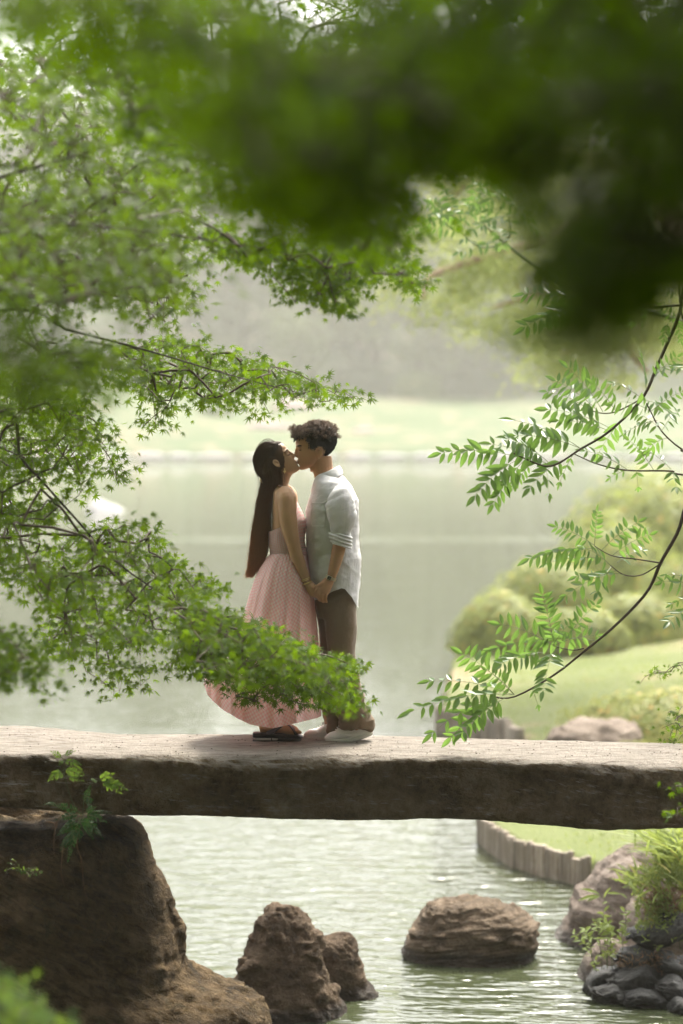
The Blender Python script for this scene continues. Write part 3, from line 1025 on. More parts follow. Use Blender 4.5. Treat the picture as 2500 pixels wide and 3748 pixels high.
# pine leaning over the pond at the right
def pine():
    t = thing('pine_tree', 'pinkish-barked pine reaching over the pond behind the right leaf sprays', 'tree', on_right(2950, 31))
    d = 30
    base = on_right(2950, 31)
    trunk = resample([base - [0, 0, 0.3], base + [-0.3, -0.2, 2.2], P(2620, 1250, 30.5), P(2440, 760, 30.2), P(2300, 560, 30), P(2330, 250, 30)], 26)
    V, F = tube(trunk, np.linspace(0.24, 0.13, 26), 12)
    V = V + normals(V, F) * (0.02 * fbm(V * 5, 3, 4))[:, None]
    mk('trunk', V, F, M['bark_red'], t)
    br = [
        [P(2440, 760, 30.2), P(2160, 800, 29.8), P(2030, 865, 29.5), P(1830, 925, 29.3), P(1640, 985, 29), P(1565, 1020, 28.8), P(1545, 1090, 28.6)],
        [P(2540, 950, 30.3), P(2380, 1040, 29.6), P(2350, 1180, 29.2), P(2300, 1225, 29), P(2320, 1300, 29), P(2370, 1360, 29)],
        [P(2440, 760, 30.2), P(2250, 900, 31), P(2000, 1060, 31), P(1800, 1130, 31)],
        [P(2590, 1150, 30.4), P(2300, 1250, 30.5), P(2050, 1290, 30.5)],
        [P(2360, 650, 30), P(2050, 560, 30), P(1750, 640, 30), P(1620, 760, 30)],
    ]
    tips = []
    for k, b in enumerate(br):
        q = resample(b, 22)
        V, F = tube(q, np.linspace(0.085 if k else 0.08, 0.025, 22), 9)
        mk('branch', V, F, M['bark_red'], t)
        tips.append(q[6:])
    # needle tufts, as short bent blades around twig ends
    r = np.random.default_rng(90)
    pads = []
    for q in tips:
        for _ in range(26):
            b = q[r.integers(0, len(q))]
            pads.append(b + r.normal(size=3) * [0.55, 0.7, 0.22] + [0, 0, 0.12])
    pads += [P(px, py, dd) for px, py, dd in zip(r.uniform(1540, 2400, 110), r.uniform(560, 1230, 110), r.uniform(28, 32, 110))]
    pads += [P(px, py, dd) for px, py, dd in zip(r.uniform(1900, 2500, 40), r.uniform(1150, 1420, 40), r.uniform(28, 32, 40))]
    pads = np.array(pads)
    NN = 26000
    c = pads[r.integers(0, len(pads), NN)] + r.normal(size=(NN, 3)) * [0.16, 0.16, 0.09]
    dr = r.normal(size=(NN, 3)) + [0, 0, 0.5]
    dr /= np.linalg.norm(dr, axis=1)[:, None]
    sd_ = np.cross(dr, r.normal(size=(NN, 3)))
    sd_ /= np.linalg.norm(sd_, axis=1)[:, None]
    L = r.uniform(0.08, 0.15, NN)[:, None]
    V = np.stack([c - sd_ * 0.008, c + dr * L * .6 - sd_ * 0.012, c + dr * L, c + dr * L * .6 + sd_ * 0.012], 1).reshape(-1, 3)
    o = mk('needles', V, np.arange(4 * NN).reshape(-1, 4), M['pine'], t, smooth=False)
    o['kind'] = 'stuff'


pine()

# unseen leaf cards added behind and beside the photographer to shade near sides
def shade_wood():
    r = np.random.default_rng(101)
    P_ = []
    for k in range(45):
        x, y = r.uniform(-26, 26), r.uniform(-17, -2)
        if abs(x) < 3.2 and y > -4:
            continue
        c = np.array([x, y, r.uniform(2.5, 7)])
        P_.append(c + r.normal(size=(420, 3)) * [1.7, 1.5, 1.5])
    for k in range(14):
        sx = -1 if k % 2 else 1
        c = np.array([sx * r.uniform(4.2, 11), r.uniform(0, 11), r.uniform(3, 9)])
        P_.append(c + r.normal(size=(420, 3)) * [1.0, 1.5, 1.4])
    p = np.concatenate(P_)
    keep = (np.abs(p[:, 0]) > np.maximum(0.17 * p[:, 1] + 0.6, 1.0)) | (p[:, 1] < -0.8)
    p = p[keep & (p[:, 2] > 2.0)]
    V, F = cards(p, 0.5, 5, 0.5)
    o = mk('shade_wood', V, F, M['shade_leaf'], smooth=False)
    tag(o, kind='stuff')


shade_wood()

# summer haze over the pond
def haze():
    b = NB('summer_haze')
    pv = b.n('ShaderNodeVolumePrincipled')
    pv.inputs['Color'].default_value = (0.97, 0.95, 0.88, 1)
    pv.inputs['Density'].default_value = HAZE
    pv.inputs['Anisotropy'].default_value = 0.35
    b.link(pv.outputs[0], b.out.inputs['Volume'])
    V = np.array([[x, y, z] for x in (-200, 200) for y in (-30, 345) for z in (-1.75, 75)], float)
    F = np.array([[0, 1, 3, 2], [4, 6, 7, 5], [0, 4, 5, 1], [2, 3, 7, 6], [0, 2, 6, 4], [1, 5, 7, 3]])
    o = mk('haze', V, F, b.m, smooth=False)
    tag(o, kind='stuff')


HAZE = 0.0010
haze()
# ------------------------------------------------------------------ foliage
Q = 2500 / 1568


def unit(v):
    return v / (np.linalg.norm(v, axis=-1, keepdims=True) + 1e-12)


def maple_leaf(fine=True):
    lob = [(-128, .45), (-84, .76), (-41, .95), (0, 1.0), (41, .95), (84, .76), (128, .45)]
    pts = [(180, .10)]
    for i, (a, L) in enumerate(lob):
        if i:
            am = (lob[i - 1][0] + a) / 2
            pts.append((am, 0.27 if 1 < i < 6 else .22))
        if fine:
            pts += [(a - 7.5, L * .56), (a, L), (a + 7.5, L * .56)]
        else:
            pts.append((a, L))
    V = [(0, 0, 0.02)] + [(r * math.sin(R(a)), r * math.cos(R(a)), -0.16 * r * r + (0.03 if r < .4 else 0)) for a, r in pts]
    n = len(pts)
    F = [(0, 1 + (j + 1) % n, 1 + j) for j in range(n)]
    return np.array(V), np.array(F)


def lens_leaf(wd=0.17, n=4, curl=0.10):
    """pointed leaf along +y, folded at the midrib"""
    t = np.linspace(0, 1, n + 1)
    V, F = [], []
    for k, u in enumerate(t):
        w_ = wd * (math.sin(math.pi * u ** 0.8) ** 0.85 if 0 < u < 1 else 0.01)
        z = -curl * u * u
        V += [(-w_, u, z + w_ * 0.30), (0, u, z), (w_, u, z + w_ * 0.30)]
    for k in range(n):
        a = 3 * k
        F += [(a, a + 1, a + 4, a + 3), (a + 1, a + 2, a + 5, a + 4)]
    return np.array(V), np.array(F)


LEAF_F, LEAF_C, LENS = maple_leaf(True), maple_leaf(False), lens_leaf()


def place_leaves(tpl, pos, tip, nrm, size):
    V0, F0 = tpl
    tip = unit(tip)
    nrm = unit(nrm - tip * (nrm * tip).sum(1, keepdims=True))
    sd_ = np.cross(tip, nrm)
    s = np.asarray(size)[:, None, None]
    V = pos[:, None] + s * (V0[None, :, 0, None] * sd_[:, None] + V0[None, :, 1, None] * tip[:, None] + V0[None, :, 2, None] * nrm[:, None])
    F = F0[None] + (np.arange(len(pos)) * len(V0))[:, None, None]
    return V.reshape(-1, 3), F.reshape(-1, F0.shape[1])


def leaf_matrix(pos, tip, nrm, s):
    tip = unit(tip)
    nrm = unit(nrm - tip * (nrm * tip).sum())
    sd_ = np.cross(tip, nrm)
    m = Matrix.Identity(4)
    for k in range(3):
        m[k][0], m[k][1], m[k][2], m[k][3] = sd_[k] * s, tip[k] * s, nrm[k] * s, pos[k]
    return m


def poly_points(poly, n, r, thin=0.0, seed=0, scale=150.0):
    poly = np.array(poly, float)
    lo, hi = poly.min(0), poly.max(0)
    out = []
    while sum(map(len, out)) < n:
        p = r.uniform(lo, hi, (4 * n, 2))
        p = p[inside(p, poly)]
        if thin:
            v = fbm(np.column_stack([p / [scale * 1.5, scale], np.zeros(len(p))]), 3, seed)
            p = p[v > thin - 0.9 + r.uniform(0, .45, len(p))]
        out.append(p)
    return np.concatenate(out)[:n]


def grow(root, pts, bias=0.35):
    """join twig ends to a branching skeleton: parent index of each point (-1: root)"""
    order = np.argsort(np.linalg.norm(pts - root, axis=1))
    nodes, par = [np.asarray(root, float)], [-1]
    dist = [0.0]
    for i in order:
        A = np.array(nodes)
        d = np.linalg.norm(A - pts[i], axis=1)
        k = int(np.argmin(d + bias * np.array(dist) * 0.15))
        nodes.append(pts[i])
        par.append(k)
        dist.append(dist[k] + d[k])
    return np.array(nodes), np.array(par)


def skeleton_mesh(nodes, par, r0, rmin, sides=4):
    n = len(nodes)
    cnt = np.ones(n)
    for i in range(n - 1, 0, -1):
        cnt[par[i]] += cnt[i]
    rad = np.clip(rmin * cnt ** 0.42, rmin, r0)
    parts = []
    for i in range(1, n):
        a, b = nodes[par[i]], nodes[i]
        mid = (a + b) / 2 + np.array([0, 0, 0.04 * np.linalg.norm(b - a)])
        parts.append(tube(np.array([a, mid, b]), [min(rad[i] * 1.15, rad[par[i]]), rad[i] * 1.05, rad[i]], sides, False))
    return join(parts)


MAPLE_MESH = mesh_data('leaf', LEAF_F[0], LEAF_F[1], M['maple'], smooth=False)


def spray(tree, poly, d0, d1, clusters, root, size=0.030, seed=1, thin=0.35, tpl=None, mat='maple', singles=0, per=(4, 8), rad=0.05, r0=0.006, tilt=0.5, dfun=None, scale=150.0, q=Q, nscale=1.0):
    r = np.random.default_rng(seed)
    pp = poly_points(np.array(poly, float) * q, clusters, r, thin, seed, scale)
    dd = r.uniform(d0, d1, clusters)
    if dfun is not None:
        dd = dfun(pp / q, dd, r)
    C = np.array([P(x, y, d) for (x, y), d in zip(pp, dd)])
    nodes, par = grow(np.asarray(root, float), C)
    br = None
    V, F = skeleton_mesh(nodes, par, r0, 0.0011)
    br = mk('branch', V, F, M['twig'], tree)
    k = r.integers(per[0], per[1] + 1, len(nodes) - 1)
    idx = np.repeat(np.arange(1, len(nodes)), k)
    n = len(idx)
    out = unit(nodes[idx] - nodes[par[idx]])
    off = r.normal(size=(n, 3)) * [rad, rad, rad * 0.42]
    pos = nodes[idx] + off
    tip = unit(off * [1, 1, .5] + 1e-6) * 0.8 + out * 0.35 + r.normal(size=(n, 3)) * 0.35 + [0, 0, -0.42]
    nrm = np.array([0, -tilt, 0.75]) + r.normal(size=(n, 3)) * 0.42
    sz = size * r.uniform(0.55, 1.3, n)
    tpl = tpl or LEAF_F
    pick = np.zeros(n, bool)
    if singles:
        face = np.abs(unit(nrm)[:, 1]) * sz + 0.004 * r.random(n)
        pick[np.argsort(-face)[:singles]] = True
        for i in np.where(pick)[0]:
            o = bpy.data.objects.new('leaf', MAPLE_MESH)
            o.matrix_basis = leaf_matrix(pos[i], tip[i], nrm[i], sz[i])
            put(o, br)
    V, F = place_leaves(tpl, pos[~pick], tip[~pick], nrm[~pick], sz[~pick])
    o = mk('leaves', V, F, M[mat], br, smooth=False)
    o['kind'] = 'stuff'
    return br


def trunk(tree, pts, r0, r1, mat='bark', n=24, name='trunk'):
    q = resample(pts, n)
    V, F = tube(q, np.linspace(r0, r1, n), 12)
    V = V + normals(V, F) * (0.08 * r0 * fbm(V * 9, 3, 4))[:, None]
    return mk(name, V, F, M[mat], tree)


# the maple at the left: sharp sprays beside and below the couple, softer ones above
mt = thing('maple_tree', 'green maple at the left whose layered sprays reach the couple', 'tree', (-3.6, 10.4, 1.6))
trunk(mt, [(-3.6, 10.4, 1.2), (-3.5, 10.3, 2.4), (-3.1, 10.2, 3.6), (-2.9, 10.0, 5.0), (-2.7, 9.8, 6.5)], 0.16, 0.07)
for pts in [
    [(-3.5, 10.4, 2.2), P(-150, 1560, 11), P(60, 1700, 11.2), P(230, 1880, 11.4), P(420, 2080, 11.5), P(700, 2260, 11.7), P(1000, 2400, 11.9)],
    [(-3.1, 10.2, 3.5), P(-120, 1150, 10.6), P(250, 1210, 10.8), P(560, 1290, 11.2), P(830, 1370, 11.5), P(1100, 1440, 11.8)],
    [(-2.9, 10.0, 4.6), P(-150, 830, 8.6), P(150, 800, 8.8), P(500, 830, 9.2), P(850, 880, 9.6), P(1150, 940, 9.8)],
    [(-2.8, 9.9, 5.4), P(-150, 560, 7.5), P(130, 370, 7.8), P(280, 320, 8), P(420, 260, 8.3)],
    [(-2.9, 10.0, 4.3), P(-150, 1050, 8.5), P(100, 1010, 8.8), P(420, 1030, 9.2)],
    [(-2.9, 10.0, 4.3), P(200, 560, 9.3), P(430, 500, 9.5), P(640, 430, 9.8)],
]:
    trunk(mt, [np.asarray(q) + [0, .25, 0] for q in pts], 0.009, 0.002, 'bark', 30, 'limb')


def s1_depth(pp, dd, r):
    return np.where(r.random(len(dd)) < 0.15, dd - 1.6, dd)


S1A = [(-30, 1195), (100, 1180), (190, 1183), (260, 1190), (330, 1200), (402, 1240), (360, 1262), (440, 1300), (520, 1345), (522, 1392), (450, 1400), (470, 1500), (440, 1565), (380, 1530), (335, 1590), (300, 1570), (262, 1608), (225, 1600), (200, 1572), (190, 1520), (130, 1500), (72, 1480), (90, 1400), (60, 1330), (-30, 1345)]
S1B = [(420, 1390), (520, 1400), (562, 1428), (650, 1462), (705, 1490), (745, 1530), (790, 1520), (790, 1560), (822, 1630), (790, 1620), (735, 1590), (720, 1605), (650, 1560), (600, 1560), (535, 1570), (515, 1560), (470, 1555), (430, 1500)]
S1C = [(515, 1555), (560, 1560), (640, 1545), (715, 1600), (722, 1632), (680, 1600), (665, 1630), (620, 1605), (580, 1615), (545, 1600), (530, 1610)]
S1D = [(735, 1502), (790, 1508), (828, 1524), (790, 1538), (745, 1530)]
spray(mt, S1A, 11.7, 12.8, 600, P(150, 1790, 11.3), 0.036, 11, 0.42, singles=80, dfun=s1_depth, rad=0.055)
spray(mt, S1B, 11.7, 12.55, 620, P(620, 2230, 11.6), 0.036, 12, 0.12, singles=60, dfun=s1_depth, rad=0.05)
spray(mt, S1C, 12.1, 12.6, 60, P(880, 2440, 11.8), 0.035, 13, 0.3, singles=30, rad=0.05)
spray(mt, S1D, 12.1, 12.6, 24, P(1130, 2390, 11.9), 0.034, 14, 0.0, singles=10, rad=0.04)
S2 = [(-30, 880), (60, 870), (170, 900), (225, 965), (250, 1005), (290, 1085), (282, 1118), (240, 1100), (205, 1110), (180, 1140), (120, 1195), (40, 1200), (-30, 1200)]
spray(mt, S2, 11.3, 12.9, 460, P(-60, 1600, 11), 0.036, 15, 0.38, singles=30, rad=0.06)
S3 = [(-30, 1430), (10, 1440), (60, 1490), (120, 1545), (135, 1600), (90, 1590), (40, 1562), (-30, 1575)]
spray(mt, S3, 9.4, 10.2, 80, P(-150, 2230, 9.6), 0.034, 16, 0.3, rad=0.05)
S4 = [(250, 800), (330, 770), (420, 780), (500, 800), (600, 830), (680, 855), (750, 880), (838, 912), (740, 925), (690, 920), (655, 945), (602, 965), (560, 930), (480, 925), (420, 900), (395, 925), (370, 985), (325, 985), (295, 960), (303, 900), (270, 880)]
spray(mt, S4, 11.8, 13.0, 360, P(330, 1250, 10.9), 0.035, 17, 0.36, singles=60, rad=0.055)


def s5_depth(pp, dd, r):
    return np.where(r.random(len(dd)) < 0.10, r.uniform(7, 8.5, len(dd)), dd)


S5 = [(-30, 80), (60, 90), (150, 130), (250, 250), (330, 330), (470, 352), (445, 395), (555, 392), (480, 462), (435, 560), (430, 645), (400, 680), (408, 720), (330, 775), (250, 862), (225, 905), (100, 872), (-30, 905)]
spray(mt, S5, 9.8, 12.4, 1500, P(-200, 900, 9), 0.037, 18, 0.46, mat='maple_top', tilt=0.12, singles=0, dfun=s5_depth, rad=0.085, per=(5, 8), scale=170)
S5B = [(300, 265), (420, 300), (470, 345), (455, 372), (400, 360), (330, 335)]
spray(mt, S5B, 10.5, 11.5, 60, P(300, 420, 10), 0.034, 19, 0.2, rad=0.05)
S6 = [(430, 545), (480, 520), (600, 555), (720, 520), (900, 560), (950, 610), (968, 680), (900, 640), (835, 640), (800, 655), (805, 728), (765, 715), (735, 690), (690, 700), (655, 690), (642, 640), (585, 615), (520, 600), (470, 570)]
spray(mt, S6, 10.4, 11.4, 420, P(500, 800, 9), 0.035, 20, 0.1, singles=30, rad=0.05)

# the maple whose lowest boughs hang close to the lens
mn = thing('maple_tree', 'dark blurred maple hanging close to the lens along the top', 'tree', (1.9, 2.2, 2.1))
trunk(mn, [(1.9, 2.2, 1.7), (1.8, 2.2, 3.0), (1.6, 2.3, 4.2), (1.2, 2.6, 5.4)], 0.12, 0.06)
for pts in [
    [(1.7, 2.3, 3.8), P(2700, 420, 2.6), P(2100, 380, 2.9), P(1500, 330, 3.3), P(900, 260, 3.9)],
    [(1.6, 2.3, 4.2), P(2650, 150, 3.6), P(1900, 160, 4.2), P(1200, 100, 4.6), P(500, 40, 5)],
    [(1.7, 2.3, 3.6), P(2700, 900, 2.4), P(2300, 850, 2.5)],
]:
    trunk(mn, pts, 0.016, 0.004, 'bark', 24, 'limb')
T1 = [(-40, -60), (1620, -60), (1620, 120), (1400, 200), (1000, 260), (760, 250), (560, 210), (420, 160), (250, 130), (110, 75), (-40, 55)]
T2 = [(480, 180), (760, 180), (1000, 230), (1300, 260), (1300, 420), (1180, 420), (1100, 390), (1000, 405), (930, 440), (860, 520), (760, 540), (640, 530), (560, 480), (600, 400), (500, 330), (420, 240)]
T3 = [(1050, 150), (1620, 120), (1620, 640), (1560, 690), (1470, 690), (1420, 720), (1360, 730), (1300, 650), (1260, 540), (1190, 480), (1120, 380)]
T4 = [(1270, 540), (1360, 500), (1480, 560), (1480, 680), (1400, 690), (1390, 760), (1340, 770), (1290, 690)]
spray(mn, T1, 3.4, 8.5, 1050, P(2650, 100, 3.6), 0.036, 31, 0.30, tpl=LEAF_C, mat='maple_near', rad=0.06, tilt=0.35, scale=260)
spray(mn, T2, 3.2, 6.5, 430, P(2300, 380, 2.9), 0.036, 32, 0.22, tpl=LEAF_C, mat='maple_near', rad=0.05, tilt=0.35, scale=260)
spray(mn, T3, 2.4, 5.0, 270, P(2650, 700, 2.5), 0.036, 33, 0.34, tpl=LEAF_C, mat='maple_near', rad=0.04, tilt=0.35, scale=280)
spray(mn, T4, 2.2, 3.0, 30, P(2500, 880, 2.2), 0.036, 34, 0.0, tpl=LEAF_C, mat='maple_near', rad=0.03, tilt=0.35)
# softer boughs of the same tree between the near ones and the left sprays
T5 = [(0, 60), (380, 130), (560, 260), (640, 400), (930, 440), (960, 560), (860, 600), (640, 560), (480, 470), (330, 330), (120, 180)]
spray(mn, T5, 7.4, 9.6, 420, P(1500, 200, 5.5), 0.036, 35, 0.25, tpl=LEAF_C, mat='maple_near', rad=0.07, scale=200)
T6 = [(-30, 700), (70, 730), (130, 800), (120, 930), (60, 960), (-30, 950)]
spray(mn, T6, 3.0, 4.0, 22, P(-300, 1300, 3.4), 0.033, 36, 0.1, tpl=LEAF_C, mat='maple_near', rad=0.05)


S7 = [(-30, -40), (900, -40), (1560, -40), (1560, 300), (1000, 400), (640, 420), (300, 330), (-30, 140)]
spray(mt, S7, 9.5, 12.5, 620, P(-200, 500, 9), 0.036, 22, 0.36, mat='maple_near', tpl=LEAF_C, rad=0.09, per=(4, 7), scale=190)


# unseen leaf cards added above the frame to keep the near boughs in shade
def shade_crown():
    r = np.random.default_rng(44)
    n = 11000
    p = np.column_stack([r.uniform(-2.4, 2.4, n), r.uniform(-2.5, 8.8, n), r.uniform(0, 1, n)])
    v = fbm(p * [0.55, 0.45, 0], 2, 12)
    p = p[(v > -0.17 + 0.01 * p[:, 1]) & (p[:, 1] > 0.0)]
    p[:, 2] = np.maximum(CAM_Z + 0.19 * np.clip(p[:, 1], 0.2, 20) + 0.35, 4.3) + 1.6 * p[:, 2]
    V, F = cards(p, 0.13, 45, 0.9)
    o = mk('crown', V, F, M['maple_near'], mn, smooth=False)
    o['kind'] = 'stuff'


shade_crown()

# ---- tree with feather-shaped leaves at the right
LEAFLET_MESH = mesh_data('leaflet', LENS[0], LENS[1], M['pinnate'], smooth=False)


def frond(tree, base, tip, pairs, seed, single=False, droop=0.5, sz=None, mat='pinnate', sag=0.06, name='compound_leaf', wd=1.0, end_taper=0.35, stem='stem_green'):
    r = np.random.default_rng(seed)
    base, tip = np.asarray(base), np.asarray(tip)
    L = np.linalg.norm(tip - base)
    n = 2 * pairs + 4
    t = np.linspace(0, 1, n)[:, None]
    path = base + (tip - base) * t + np.array([0, 0, 1]) * (sag * L * 4 * t * (1 - t))
    V, F = tube(path, np.linspace(0.0016, 0.0007, n), 4)
    o_parts = [(V, F)]
    o = None
    sz = sz or float(np.clip(0.30 * L, 0.045, 0.10))
    T = unit(tip - base)
    vn = unit(np.array([r.normal() * .25, -0.85, 0.45 + r.normal() * .3]))
    side = unit(np.cross(T, vn))
    nrm0 = np.cross(side, T)
    pos, tp, nr, ss = [], [], [], []
    for k in range(pairs):
        u = 0.2 + 0.76 * k / max(1, pairs - 1)
        pnt = base + (tip - base) * u + np.array([0, 0, 1]) * (sag * L * 4 * u * (1 - u))
        s_ = sz * (1 - end_taper * abs(u - 0.45) ** 1.5 / 0.4) * r.uniform(.85, 1.1)
        for sg in (-1, 1):
            if r.random() < 0.05:
                continue
            dr = T * r.uniform(.35, .6) + side * sg * r.uniform(.75, .95) + np.array([0, 0, -droop * r.uniform(.5, 1.3)]) + r.normal(size=3) * 0.10
            pos.append(pnt)
            tp.append(dr)
            nr.append(nrm0 + r.normal(size=3) * 0.28)
            ss.append(s_)
    pos.append(path[-1])
    tp.append(T + np.array([0, 0, -droop * .5]))
    nr.append(nrm0)
    ss.append(sz * (1 - end_taper * .5))
    pos, tp, nr, ss = map(np.array, (pos, tp, nr, ss))
    if single:
        o = mk(name, *join(o_parts), M[stem], tree)
        for i in range(len(pos)):
            q = bpy.data.objects.new('leaflet', LEAFLET_MESH)
            q.matrix_basis = leaf_matrix(pos[i], tp[i], nr[i], ss[i]) @ Matrix.Diagonal((wd, 1, 1, 1))
            put(q, o)
    else:
        tpl = (LENS[0] * [wd, 1, 1], LENS[1])
        lv = place_leaves(tpl, pos, tp, nr, ss)
        V, F = join(o_parts + [lv])
        nf0 = len(o_parts[0][1][0])
        tri = [f for f in F if f.shape[1] == 3]
        quad = [f for f in F if f.shape[1] == 4]
        mi = [0] * sum(map(len, tri)) + [0] * nf0 + [1] * (sum(map(len, quad)) - nf0)
        o = mk(name, V, F, [M[stem], M[mat]], tree, smooth=False, mi=mi)
    return o


pt = thing('pinnate_tree', 'tree at the right with feather-shaped leaves on long curved twigs', 'tree', (2.9, 12.6, 1.4))
trunk(pt, [(2.9, 12.6, 1.0), (2.8, 12.6, 2.5), (2.6, 12.5, 4.0), (2.3, 12.5, 5.6)], 0.10, 0.05)


def c5(x, y, d=12.6):
    return P(1500 + x * .6378, 1600 + y * .6378, d)


def c8(x, y, d=12.4):
    return P(1250 + x * .7972, y * .7972, d)


for pts, r0, r1 in [
    ([(2.75, 12.6, 2.6), c5(1700, 200), c5(1590, 380), c5(1540, 540), c5(1440, 720), c5(1360, 890), c5(1180, 1080), c5(1000, 1230), c5(820, 1370), c5(600, 1490), c5(480, 1490)], 0.012, 0.004),
    ([c5(1440, 725), c5(1330, 790), c5(1230, 790), c5(1150, 735)], 0.004, 0.002),
    ([c5(1440, 722), c5(1300, 700), c5(1160, 680), c5(1060, 625)], 0.004, 0.002),
    ([c5(1000, 1212), c5(930, 1222), c5(830, 1200)], 0.004, 0.002),
    ([(2.6, 12.5, 4.0), c8(1680, 1200), c8(1540, 1480), c8(1450, 1680), c8(1380, 1830), c8(1230, 1980), c8(1100, 2060), c8(960, 2140), c8(830, 2100), c8(790, 2080)], 0.011, 0.003),
    ([c8(1380, 1830), c8(1260, 1890), c8(1180, 1895), c8(1120, 1870)], 0.004, 0.002),
    ([(2.7, 12.55, 3.4), c8(1640, 2080), c8(1560, 2060), c8(1470, 1980), c8(1420, 1890), c8(1400, 1850)], 0.006, 0.003),
    ([(2.7, 12.55, 3.3), c5(1600, 220), c5(1500, 195), c5(1250, 190), c5(1080, 155), c5(940, 95)], 0.006, 0.003),
    ([(2.6, 12.5, 4.3), c8(1600, 1400), c8(1450, 1410), c8(1310, 1400), c8(1180, 1420), c8(1120, 1380)], 0.007, 0.003),
    ([(2.5, 12.5, 4.7), c8(1640, 1500), c8(1540, 1250), c8(1480, 1160), c8(1440, 1090)], 0.006, 0.003),
]:
    trunk(pt, pts, r0, r1, 'twig', 40, 'branch')
FR = [  # base, tip in the same crop frame, pairs, droop, singles
    ((830, 1200), (762, 905), 9, 0.05, 1), ((905, 1150), (1070, 962), 6, 0.1, 1), ((1060, 1168), (440, 1228), 11, 0.9, 1), ((830, 1200), (520, 1075), 6, 0.35, 1),
    ((825, 1210), (765, 1455), 9, 0.05, 1), ((830, 1195), (1075, 1140), 6, 0.3, 1), ((600, 1480), (305, 1245), 8, 0.35, 1), ((600, 1480), (5, 1575), 10, 0.55, 1),
    ((590, 1478), (120, 1400), 8, 0.6, 1), ((560, 1490), (300, 1700), 8, 0.35, 1), ((600, 1478), (445, 1340), 7, 0.3, 1), ((430, 1510), (130, 1700), 4, 0.5, 1), ((520, 1495), (240, 1720), 6, 0.4, 1),
    ((700, 1440), (735, 1540), 2, 0.6, 1), ((820, 1195), (930, 1060), 5, 0.4, 1), ((780, 1240), (530, 1300), 7, 0.6, 1),
    ((1060, 622), (1075, 430), 7, 0.05, 1), ((1060, 622), (840, 515), 7, 0.35, 1), ((1050, 640), (690, 695), 8, 0.8, 1), ((1160, 682), (1375, 560), 6, 0.3, 1), ((1100, 650), (1310, 490), 7, 0.3, 1),
    ((1190, 765), (890, 915), 6, 0.5, 0), ((1160, 740), (1075, 890), 4, 0.5, 0), ((1190, 720), (1335, 650), 4, 0.4, 0), ((1110, 700), (800, 720), 7, 0.8, 0), ((1230, 790), (960, 800), 6, 0.6, 0), ((1150, 735), (1000, 640), 6, 0.5, 0),
    ((640, 120), (182, 90), 9, 0.75, 0), ((620, 130), (375, 335), 8, 0.5, 0), ((650, 140), (480, 380), 8, 0.5, 0), ((780, 160), (800, 330), 3, 0.5, 0), ((800, 150), (560, 10), 8, 0.5, 0), ((900, 120), (690, 290), 6, 0.5, 0), ((940, 95), (860, 265), 4, 0.5, 0), ((700, 150), (590, 290), 6, 0.4, 0),
    ((1250, 190), (1150, 235), 3, 0.5, 0), ((1300, 190), (1310, 290), 2, 0.5, 0), ((1500, 190), (1530, 290), 3, 0.5, 0), ((1250, 188), (1010, 80), 5, 0.5, 0), ((1400, 190), (1260, 20), 7, 0.4, 0), ((1500, 185), (1330, 60), 6, 0.4, 0),
    ((1640, 860), (1450, 830), 4, 0.7, 0), ((1640, 980), (1490, 1060), 5, 0.5, 0), ((1640, 820), (1470, 790), 4, 0.7, 0), ((1640, 920), (1500, 960), 4, 0.6, 0),
]
for i, (a, b, n, dr, sg) in enumerate(FR):
    r_ = random.Random(i)
    d0 = 12.6 + r_.uniform(-.1, .1)
    frond(pt, c5(*a, d0), c5(*b, d0 + r_.uniform(-.25, .15)), n, 300 + i, bool(sg), dr)
FR8 = [
    ((1120, 1870), (945, 1800), 7, 0.4), ((1180, 1890), (985, 1750), 8, 0.3), ((1200, 1890), (1040, 1690), 7, 0.3), ((1260, 1890), (1150, 1760), 6, 0.4), ((1230, 1980), (1000, 1930), 8, 0.5), ((1240, 1970), (950, 1880), 8, 0.5),
    ((1100, 2060), (790, 1930), 9, 0.45), ((1100, 2060), (800, 2000), 8, 0.5), ((960, 2140), (690, 2040), 7, 0.5), ((1300, 1920), (1180, 2080), 6, 0.5), ((1380, 1830), (1250, 1760), 5, 0.5), ((1400, 1790), (1380, 1650), 5, 0.3),
    ((1420, 1750), (1540, 1640), 6, 0.4), ((1440, 1700), (1560, 1690), 5, 0.5), ((1420, 1890), (1560, 1800), 6, 0.4), ((1470, 1980), (1360, 1900), 5, 0.5), ((1470, 1980), (1540, 1890), 5, 0.5), ((1500, 2010), (1380, 2080), 5, 0.5), ((1450, 1930), (1300, 1990), 6, 0.5),
    ((1420, 1890), (1250, 1850), 6, 0.5), ((1390, 1840), (1510, 1900), 5, 0.6),
    ((1120, 1382), (845, 1350), 7, 0.45), ((1130, 1400), (845, 1500), 8, 0.5), ((1180, 1420), (960, 1480), 7, 0.5), ((1310, 1400), (1350, 1300), 5, 0.3), ((1310, 1400), (1330, 1480), 4, 0.5), ((1260, 1410), (1100, 1390), 6, 0.5), ((1400, 1405), (1380, 1480), 4, 0.5), ((1410, 1400), (1430, 1300), 5, 0.3),
    ((1440, 1095), (1405, 930), 7, 0.05), ((1480, 1160), (1330, 1060), 6, 0.4), ((1540, 1250), (1480, 1130), 6, 0.4), ((1500, 1480), (1480, 1560), 5, 0.4), ((1530, 1440), (1560, 1560), 6, 0.4), ((1540, 1480), (1460, 1400), 5, 0.4), ((1540, 1360), (1450, 1300), 5, .4),
]
for i, (a, b, n, dr) in enumerate(FR8):
    r_ = random.Random(i + 500)
    d0 = 12.4 + r_.uniform(-.15, .25)
    frond(pt, c8(*a, d0), c8(*b, d0 + r_.uniform(-.3, .2)), n, 600 + i, False, dr)
